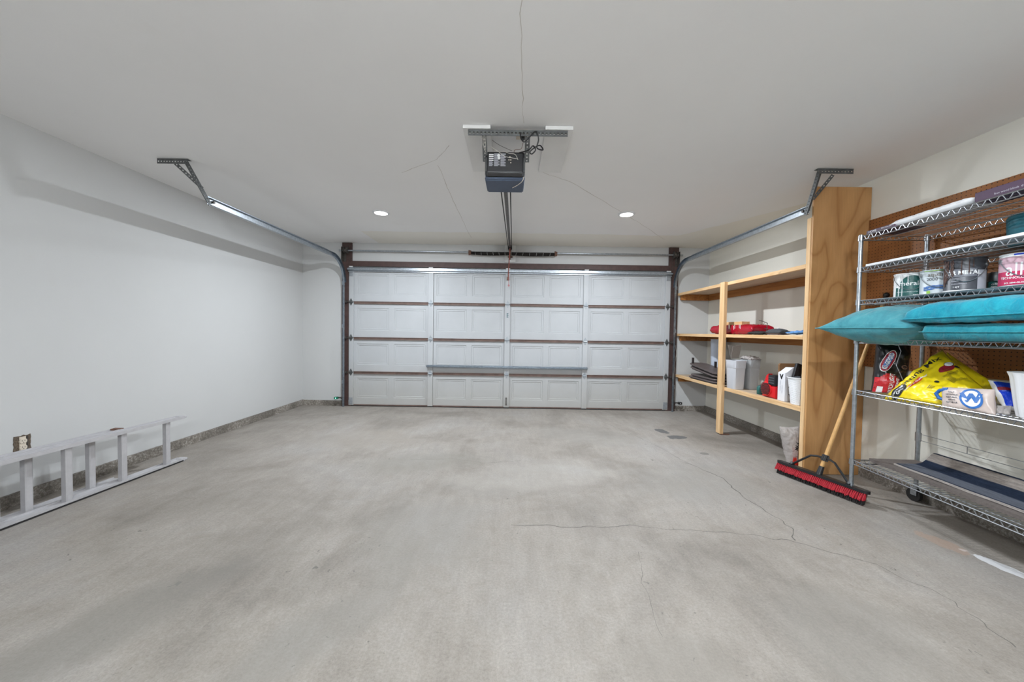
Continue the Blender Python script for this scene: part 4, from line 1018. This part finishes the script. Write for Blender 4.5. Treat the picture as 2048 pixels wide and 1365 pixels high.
# blue bag
t, g = bagthing('blue_bag', 'blue and white bag squeezed between the salt bag and the white planter', 'bag', [at(2010, 822, x=2.60), at(2050, 826, x=2.66), at(2040, 766, x=2.70), at(1975, 760, x=2.62)], .03, .03, 'ink_white', 61, group=GB)
obj('label', lay(grid_shape(10, 12, None, -.42*g.w, .42*g.w, -.40*g.h, .42*g.h), g.fn(.002)), 'blue_bag', t); obj('label', lay(grid_shape(10, 2, None, -.42*g.w, .42*g.w, .12*g.h, .22*g.h), g.fn(.003)), 'ink_crimson', t)
bm = Bag(at(1985, 826, x=2.54), at(2022, 832, x=2.56), at(2024, 812, x=2.6), at(1990, 812, x=2.6), .008, .008, 3, .5, .008, 20, 5).bm(16, 10); obj('crumpled_end', bm, 'film', t, smooth=True)
b = rbox(.30, .42, .70, 1.1, zt, zt+.16, .01); solo('storage_tray', b, 'white_plastic', 'white storage tray standing behind the blue bag', 'tray')
c = Vector((2.575, 1.72, zt)); b = BM(); lathe(b, [(.086, 0), (.092, .004), (.100, .05), (.118, .20), (.126, .222), (.121, .222), (.112, .19), (.088, .012)], c, 64, .0025, 16)
solo('fluted_planter', b, 'white_plastic', 'white fluted planter at the right end of the rack shelf of bags', 'planter', smooth=True, auto=40)

# ---- bottom shelf: mats and rug
zt = ZS[5]+RH+.003
def sheet(name, prof, s0, s1, th_, mat, label, sk=0):
    bm = BM(); n = 30; rows = []
    for k in range(n+1):
        s = s0+(s1-s0)*k/n; row = []
        for i, (w, z) in enumerate(prof):
            d = noise.noise(Vector((w*8, s*6, sk)))*.0025; row.append((RK(w+sk*.0, s, zt+z+d), RK(w, s, zt+z+d+th_)))
        rows.append(([bm.verts.new(p[0]) for p in row], [bm.verts.new(p[1]) for p in row]))
    for (a, A), (c_, C_) in zip(rows, rows[1:]):
        for i in range(len(prof)-1):
            bm.faces.new((A[i], C_[i], C_[i+1], A[i+1])); bm.faces.new((a[i], a[i+1], c_[i+1], c_[i]))
        bm.faces.new((a[0], c_[0], C_[0], A[0])); bm.faces.new((a[-1], A[-1], C_[-1], c_[-1]))
    for (a, A) in (rows[0], rows[-1]):
        for i in range(len(prof)-1): bm.faces.new((a[i], A[i], A[i+1], a[i+1]))
    o = solo(name, bm, mat, label, 'rug' if 'rug' in name else 'mat', smooth=True, auto=50)
    o.data.transform(RM.inverted()); o.matrix_basis = RM; return o
sheet('door_mat', [(.09, .001), (.2, .001), (.32, .001), (.40, .001)], .03, 1.19, .021, 'mat_grey', 'grey ribbed mat lying under the navy rug on the bottom rack shelf', 1)
sheet('runner_rug', [(.135, .025), (.20, .025), (.27, .026), (.31, .034), (.34, .060), (.365, .092), (.385, .106), (.402, .104), (.412, .088)], .16, 1.19, .010, 'rug', 'navy and grey striped rug with curled back edge on the bottom rack shelf', 2)

# ------------------------------------------------------------------ push broom
B0, B1 = Vector((2.325, 3.10, 0)), Vector((2.500, 2.495, 0)); bd = (B1-B0).normalized(); bs = Vector((bd.y, -bd.x, 0))  # bs points to the left (towards -x)
BL = (B1-B0).length; bc = (B0+B1)/2
BR = thing('push_broom', 'push broom with red bristles leaning against the wall beside the plywood panel', 'broom', (bc.x, bc.y, 0))
def bp_(l, s, z): return B0+bd*l+bs*s+Vector((0, 0, z))
bm = BM(); pr = []
for k in range(9):
    a = PI/2+PI*k/8; pr.append((.03*math.cos(a)+.02, .030*math.sin(a)))
for k in range(9):
    a = -PI/2+PI*k/8; pr.append((BL-.02+.03*math.cos(a), .030*math.sin(a)))
extr(bm, [bp_(l, s-.004, .083+.10*s) for l, s in pr], (0, 0, .02)); obj('block', bm, 'black_plastic', BR)
bm = BM(); rr = random.Random(9)
for row, (s0_, s1_) in enumerate(((.020, .050), (.008, .028))):
    n = 52
    for k in range(n):
        l = .006+(BL-.012)*k/(n-1)
        for q in range(3):
            jl, js = (rr.random()-.5)*.011, (rr.random()-.5)*.012
            cyl(bm, bp_(l, s0_, .086), bp_(l+jl, s1_+js, .034+.010*rr.random()), .0032, .0048, seg=5)
obj('bristles', bm, 'red_bristle', BR, label='red outer bristles')
bm = BM()
for row, s0_ in enumerate((-.016, -.002, .010)):
    for k in range(46):
        l = .012+(BL-.024)*k/45; cyl(bm, bp_(l, s0_, .086), bp_(l+(rr.random()-.5)*.01, s0_+.026, .001+.004*rr.random()), .004, .0062, seg=5)
obj('bristles', bm, 'black_matte', BR, label='black inner bristles')
H0 = bp_(BL*.5, -.002, .098); H1 = Vector((2.895, 2.83, 1.45)); hd_ = (H1-H0).normalized()
bm = BM(); cyl(bm, H0+hd_*.02, H1, .0135, .0120, seg=18); obj('handle', bm, 'handle_wood', BR, smooth=True, auto=40)
bm = BM(); cyl(bm, H0-hd_*.0, H0+hd_*.07, .021, .0165, seg=16); obj('socket', bm, 'black_plastic', BR, smooth=True, auto=40)
bm = BM(); cyl(bm, H0+hd_*.115, H0+hd_*.165, .021, .019, seg=16)
for k in range(12):
    x_, y_ = frame_of(hd_); a = 2*PI*k/12; q = (x_*math.cos(a)+y_*math.sin(a))*.021; cyl(bm, H0+hd_*.118+q, H0+hd_*.16+q, .003, seg=5)
cl = obj('clamp', bm, 'black_plastic', BR)
bm = BM(); cyl(bm, H1-hd_*.01, H1+hd_*.055, .0155, .014, seg=16); bmesh.ops.create_uvsphere(bm, u_segments=14, v_segments=10, radius=.021, matrix=Matrix.Translation(H1+hd_*.065)); obj('hang_cap', bm, 'black_plastic', BR, smooth=True, auto=60)
C0 = H0+hd_*.135
for sg, l in ((-1, .10), (1, BL-.12)):
    e = bp_(l, -.012, .104); m = C0.lerp(e, .42)+Vector((0, 0, .045))
    bm = BM(); tube(bm, [C0, C0.lerp(m, .5)+Vector((0, 0, .008)), m, m.lerp(e, .25), e.lerp(m, .08), e], .008, 8); box(bm, -.016, .016, -.012, .012, -.004, .006, .002, Matrix.Translation(e)); cyl(bm, e, e+Vector((0, 0, .014)), .006, seg=6)
    br_ = obj('brace', bm, 'black_plastic', BR, smooth=True, auto=40)
    b = BM(); cyl(b, e+Vector((0, 0, .006)), e+Vector((0, 0, .012)), .012, seg=12); cyl(b, e+Vector((0, 0, .012)), e+Vector((0, 0, .022)), .007, seg=6); obj('nut', b, 'chrome', br_)

# ------------------------------------------------------------------ things on the wooden shelves
ZM, ZL = 1.188, .567
# red vinyl bundle, middle shelf
g = Bag(Vector((2.54, 4.66, ZM+.052)), Vector((2.56, 3.86, ZM+.05)), Vector((2.80, 3.84, ZM+.055)), Vector((2.80, 4.72, ZM+.055)), .056, .050, p=7, q=.25, wr=.014, wf=9, seed=71)
t = thing('vinyl_bundle', 'shiny dark red folded vinyl bundle on the middle wooden shelf', 'bundle', g.pt(0, 0, 0)); obj('cover', g.bm(60, 20), 'red_tarp', t, smooth=True)
b = BM()
for a in (-.35, -.05, .2, .45): 
    for d in (0, .045): tube(b, [g.pt(a+d+.02*k/6, -.93, 1, .004-.02*0)+Vector((-.004, 0, .01-.012*k)) for k in range(5)], .0025, 5)
obj('drip', b, 'ink_white', t)
b = BM(); box(b, 2.60, 2.69, 4.10, 4.52, 0, .038, .002, Matrix.Translation((0, 0, ZM+.110)) @ Matrix.Rotation(.0, 4, 'X')); solo('timber_offcut', b, 'pine_y', 'short pale pine offcut lying on the red vinyl bundle', 'wood block')
# small items
g = Bag(Vector((2.54, 3.93, ZM+.016)), Vector((2.54, 3.67, ZM+.016)), Vector((2.66, 3.66, ZM+.016)), Vector((2.66, 3.95, ZM+.016)), .02, .014, p=3, wr=.008, wf=30, seed=77)
solo('work_gloves', g.bm(30, 16), 'black_matte', 'crumpled black work gloves in front of the red bundle', 'gloves', smooth=True)
g = Bag(Vector((2.545, 3.645, ZM+.026)), Vector((2.55, 3.44, ZM+.026)), Vector((2.65, 3.44, ZM+.03)), Vector((2.65, 3.64, ZM+.028)), .034, .024, p=3, wr=.003, wf=12, seed=79)
t = thing('sanding_block', 'charcoal grey fabric slipper on the middle wooden shelf', 'slipper', (2.6, 3.54, ZM)); t.name = 'slipper'; obj('upper', g.bm(26, 18), 'shoe_grey', t, smooth=True)
b = BM(); g2 = Bag(Vector((2.543, 3.65, ZM+.007)), Vector((2.548, 3.435, ZM+.007)), Vector((2.652, 3.435, ZM+.007)), Vector((2.652, 3.645, ZM+.007)), .005, .005, p=6, wr=0, seed=1); b.free(); obj('sole', g2.bm(20, 12), 'rust', t, smooth=True)
b = BM(); tube(b, [at(u, v, x=2.70) for u, v in ((1518, 641), (1526, 643), (1535, 647), (1534, 655), (1533, 666))], .0035, 6); tube(b, [at(u, v, x=2.70) for u, v in ((1510, 652), (1524, 656), (1538, 659), (1560, 662), (1600, 664))], .0028, 6)
tube(b, [at(u, v, x=2.72) for u, v in ((1530, 645), (1520, 660))], .0016, 5); tube(b, [at(u, v, x=2.72) for u, v in ((1516, 648), (1526, 664))], .0016, 5)
solo('wire_stand', b, 'dull_steel', 'bent thin wire stand rising behind the charcoal slipper', 'wire stand')
for (u, r, h, mt, lb) in ((1557, .020, .075, 'white_plastic', 'small white bottle behind the charcoal slipper, left of its neighbour'), (1565, .013, .060, 'grey_card', 'small narrow grey bottle behind the charcoal slipper, right of the white one')):
    p = at(u, 667, x=2.74); c = Vector((2.74, p.y, ZM)); b = BM(); lathe(b, [(r*.9, 0), (r, .003), (r, h*.6), (r*.55, h*.75), (r*.55, h*.8), (r*.62, h*.8), (r*.62, h), (r*.3, h)], c, 18); solo('small_bottle', b, mt, lb, 'bottle', smooth=True, auto=35)
g = Bag(Vector((2.53, 3.36, ZM+.02)), Vector((2.54, 3.14, ZM+.028)), Vector((2.68, 3.14, ZM+.035)), Vector((2.68, 3.38, ZM+.018)), .016, .014, p=3, wr=.008, wf=16, seed=85)
solo('folded_cloth', g.bm(26, 18), 'denim', 'folded blue cloth next to the end panel on middle wooden shelf', 'cloth', smooth=True)
# tray stack, lower shelf
def slab(name, label, y0, y1, x0, x1, z, tilt, mat, leg):
    T = thing(name, label, 'tray table', ((x0+x1)/2, (y0+y1)/2, z), 0, 'folded tray tables on the lower wooden shelf')
    Mx = Matrix.Translation(((x0+x1)/2, (y0+y1)/2, z)) @ Matrix.Rotation(tilt, 4, 'X'); hx, hy = (x1-x0)/2, (y1-y0)/2; c = .055
    o_ = [(-hx+c, -hy), (hx-c, -hy), (hx, -hy+c), (hx, hy-c), (hx-c, hy), (-hx+c, hy), (-hx, hy-c), (-hx, -hy+c)]
    bm = BM(); extr(bm, [Mx @ Vector((x, y, 0)) for x, y in o_], Mx.to_3x3() @ Vector((0, 0, .016))); obj('tray_top', bm, mat, T)
    bm = BM(); extr(bm, [Mx @ Vector((x*.9, y*.93, -.014)) for x, y in o_], Mx.to_3x3() @ Vector((0, 0, .013))); obj('apron', bm, 'tray_dark', T)
    for (yy, xx) in leg:
        bm = BM(); box(bm, xx-.012, xx+.012, yy-.012, yy+.012, 0, .085, .002, Matrix.Translation((0, 0, z+.01+(yy-(y0+y1)/2)*tilt))); obj('leg', bm, 'tray_dark', T)
slab('tray_table', 'folded dark taupe tray table, bottom of the stack', 4.40, 5.12, 2.49, 2.735, ZL+.016, 0, 'tray_brown', ())
slab('tray_table', 'folded dark taupe tray table, second from the bottom of the stack', 4.42, 5.08, 2.50, 2.735, ZL+.047, .0, 'tray_brown', ())
slab('tray_table', 'folded dark taupe tray table, tilted third in the stack', 4.42, 5.10, 2.50, 2.735, ZL+.118, .10, 'tray_brown', ())
slab('tray_table', 'folded dark taupe tray table, tilted topmost of the stack with legs up', 4.42, 5.12, 2.50, 2.735, ZL+.160, .11, 'tray_brown', ((5.06, 2.54), (4.78, 2.70), (4.48, 2.71)))
# bins
def bin_(name, label, cx, cy, w, d, h, mat, grp, liner=False):
    T = thing(name, label, 'waste bin', (cx, cy, ZL), 0, grp); bm = BM(); rings = []
    for k, (f, z) in enumerate(((.80, 0), (.82, .004), (.93, h*.72), (.94, h*.73), (.97, h*.74), (1, h-.012), (1.03, h-.012), (1.03, h), (.98, h), (.90, h*.7), (.8, .02))):
        ring = []
        for q in range(24):
            a = 2*PI*(q+.5)/24; m = (abs(math.cos(a))**5+abs(math.sin(a))**5)**(-1/5); ring.append(bm.verts.new((cx+m*math.cos(a)*w/2*f, cy+m*math.sin(a)*d/2*f, ZL+z)))
        rings.append(ring)
    for a, c_ in zip(rings, rings[1:]):
        for q in range(24): bm.faces.new((a[q], a[(q+1) % 24], c_[(q+1) % 24], c_[q]))
    bm.faces.new(rings[0][::-1]); bm.faces.new(rings[-1]); obj('bucket', bm, mat, T, smooth=True, auto=40)
    if liner:
        g = Bag((cx-w/2, cy-d/2, ZL+h+.005), (cx+w/2, cy-d/2, ZL+h+.005), (cx+w/2, cy+d/2, ZL+h+.01), (cx-w/2, cy+d/2, ZL+h+.01), .028, .004, p=4, wr=.016, wf=28, seed=8); obj('liner', g.bm(22, 22), 'film', T, smooth=True)
bin_('waste_bin', 'pale grey plastic bin beside the middle post on the lower wooden shelf', 2.565, 4.13, .15, .20, .325, 'grey_bin', 'grey bins on the lower wooden shelf')
bin_('waste_bin', 'darker grey plastic bin with a plastic liner, nearer the wall', 2.73, 4.13, .14, .20, .335, 'grey_bin2', 'grey bins on the lower wooden shelf', True)
t = thing('folded_carton', 'taupe folded carton standing in the pale grey bin', 'carton', (2.59, 4.1, ZL+.3))
b = BM(); extr(b, [at(u, v, y=4.06) for u, v in ((1462, 717), (1478, 717), (1483, 691), (1466, 693))], (0, .006, 0)); obj('panel', b, 'taupe', t)
b = BM(); extr(b, [at(u, v, y=4.12) for u, v in ((1462, 717), (1468, 717), (1471, 691), (1456, 690))], (0, .006, 0)); obj('panel', b, 'taupe', t)
b = BM(); lathe(b, [(.075, 0), (.08, .004), (.095, .54), (.098, .55), (.09, .55), (.075, .02)], (2.845, 4.98, ZL), 32); solo('white_pail', b, 'pail_blue', 'tall bluish white pail standing in the corner of the lower wooden shelf', 'pail', smooth=True, auto=40)
# blower
t = thing('leaf_blower', 'red and black blower engine on the lower wooden shelf', 'leaf blower', (2.57, 3.55, ZL))
cy_, cz_ = 3.600, ZL+.100
bm = BM(); lathe(bm, [(.052, 0), (.072, .008), (.078, .03), (.078, .055), (.070, .075), (.04, .082)], (0, 0, 0), 36); bmesh.ops.transform(bm, matrix=Matrix.Translation((2.535, cy_, cz_-.018)) @ Matrix.Rotation(PI/2, 4, 'Y'), verts=bm.verts); obj('fan_cover', bm, 'red_tool', t, smooth=True, auto=35)
bm = BM()
for k in range(9):
    z = cz_-.018-.052+.013*k; w_ = math.sqrt(max(.0001, .066**2-(z-cz_+.018)**2)); box(bm, 2.529, 2.537, cy_-w_, cy_+w_, z, z+.0055)
obj('grille', bm, 'black_matte', t)
bm = BM(); box(bm, 2.55, 2.66, 3.480, 3.585, ZL+.004, ZL+.125, .022); box(bm, 2.56, 2.64, 3.485, 3.675, ZL+.001, ZL+.02, .006); obj('motor_cover', bm, 'red_tool', t, smooth=True, auto=40)
bm = BM(); box(bm, 2.54, 2.64, 3.475, 3.570, ZL+.126, ZL+.228, .010); obj('air_filter', bm, 'black_plastic', t, smooth=True, auto=40)
bm = BM()
for k in range(3): box(bm, 2.538, 2.542, 3.485, 3.560, ZL+.145+.025*k, ZL+.155+.025*k, .001)
obj('filter_rib', bm, 'dark_tin', t)
bm = BM(); extr(bm, [(2.55, 3.585, ZL+.12), (2.55, 3.635, ZL+.14), (2.55, 3.610, ZL+.21), (2.55, 3.580, ZL+.235), (2.55, 3.573, ZL+.2)], (.04, 0, 0)); obj('fin', bm, 'red_tool', t)
b = BM(); lathe(b, [(.03, 0), (.032, .003), (.032, .07), (.02, .09), (.0, .095)], (2.60, 3.76, ZL), 20); solo('green_canister', b, 'can_green', 'small green canister half hidden left of the red blower', 'canister', smooth=True, auto=35)
# carton with V lettering
t = thing('printed_carton', 'white carton printed with black V letters beside the red blower', 'carton', (2.65, 3.42, ZL)); b = BM()
x0, x1, y0, y1 = 2.548, 2.80, 3.357, 3.445; h = .295
extr(b, [(x0, y0, ZL), (x1, y0, ZL), (x1, y0, ZL+h-.01), (x1-.06, y0, ZL+h+.02), (x0+.07, y0, ZL+h+.02), (x0+.02, y0, ZL+h-.02), (x0, y0, ZL+h-.03)], (0, y1-y0, 0)); obj('carton_body', b, 'carton', t)
ff = flat_fn((x0, (y0+y1)/2, ZL), (0, -1, 0), (0, 0, 1), .0015); fr = flat_fn(((x0+x1)/2, y0, ZL), (1, 0, 0), (0, 0, 1), .0015)
obj('lettering', lay(text_bm('V', .060, .004), lambda x, y: ff(x, y+.225)), 'ink_black', t)
obj('lettering', lay(text_bm('TOUGH TOOLS', .014, .0003), rot_fn(ff, PI/2, -.012, .14)), 'grey_card', t); obj('lettering', lay(text_bm('HALF PRICE', .014, .0003), rot_fn(ff, PI/2, .012, .11)), 'grey_card', t)
obj('lettering', lay(text_bm('V', .056, .004), lambda x, y: fr(x-.068, y+.045)), 'ink_black', t); obj('lettering', lay(text_bm('E', .056, .002), lambda x, y: fr(x+.008, y+.045)), 'ink_black', t)
obj('label', lay(grid_shape(1, 1, None, -.062, .0, .17, .235), fr), 'ink_red', t)
b = BM(); extr(b, [(2.60, 3.50, ZL), (2.80, 3.50, ZL), (2.80, 3.50, ZL+.33), (2.79, 3.50, ZL+.345), (2.61, 3.50, ZL+.345), (2.60, 3.50, ZL+.33)], (0, .02, 0)); solo('brown_board', b, 'kraft', 'brown board with rounded corners standing behind the white carton', 'board')
# ribbed bucket
t = thing('ribbed_bucket', 'white ribbed bucket of dark odds and ends beside the end panel', 'bucket', (2.565, 3.21, ZL)); b = BM()
c = Vector((2.575, 3.215, ZL)); pr = [(.060, 0)]
for k in range(26):
    z = .004+k*.0088; r = .062+.026*z/.235; pr += [(r, z), (r+.0022, z+.0035), (r, z+.007)]
pr += [(.090, .236), (.096, .238), (.096, .246), (.090, .246), (.062, .012)]
lathe(b, pr, c, 40); obj('bucket', b, 'white_plastic', t, smooth=True, auto=50)
b = BM(); box(b, -.032, .032, -.014, .014, -.07, .17, .006, Matrix.Translation((2.555, 3.25, ZL+.20)) @ Matrix.Rotation(-.15, 4, 'X') @ Matrix.Rotation(.35, 4, 'Y')); solo('black_handset', b, 'black_plastic', 'black plastic handset leaning out of the white ribbed bucket', 'handset')
g = Bag((2.52, 3.17, ZL+.225), (2.63, 3.17, ZL+.225), (2.63, 3.27, ZL+.225), (2.52, 3.27, ZL+.225), .025, .01, p=3, wr=.012, wf=30, seed=4); solo('dark_rags', g.bm(20, 20), 'shoe_grey', 'dark grey rags stuffed in the white ribbed bucket', 'rags', smooth=True)
# clear bag on the floor
y = 3.21; t, g = bagthing('plastic_sack', 'clear plastic sack of scraps standing on the floor under the wooden shelves', 'bag', [Vector((2.49, y, .004)), Vector((2.63, y, .004)), at(1602, 852, y=y), at(1558, 853, y=y)], .055, .055, 'film', 91, p=2.6, wr=.012, wf=10, n=(30, 36))
g2 = Bag(Vector((2.505, y, .02)), Vector((2.615, y, .02)), Vector((2.62, y, .30)), Vector((2.51, y, .28)), .04, .04, p=3, wr=.01, wf=12, seed=33); obj('contents', g2.bm(20, 24), 'salt_bag', t, smooth=True)
b = BM(); box(b, 2.500, 2.545, y-.050, y-.036, .03, .19, .003); obj('contents', b, 'ink_red', t, label='orange red scrap inside the sack')
obj('lettering', lay(text_bm('MAX', .035, .001), rot_fn(g.fn(.003), 1.2, .0, .02)), 'ink_black', t)
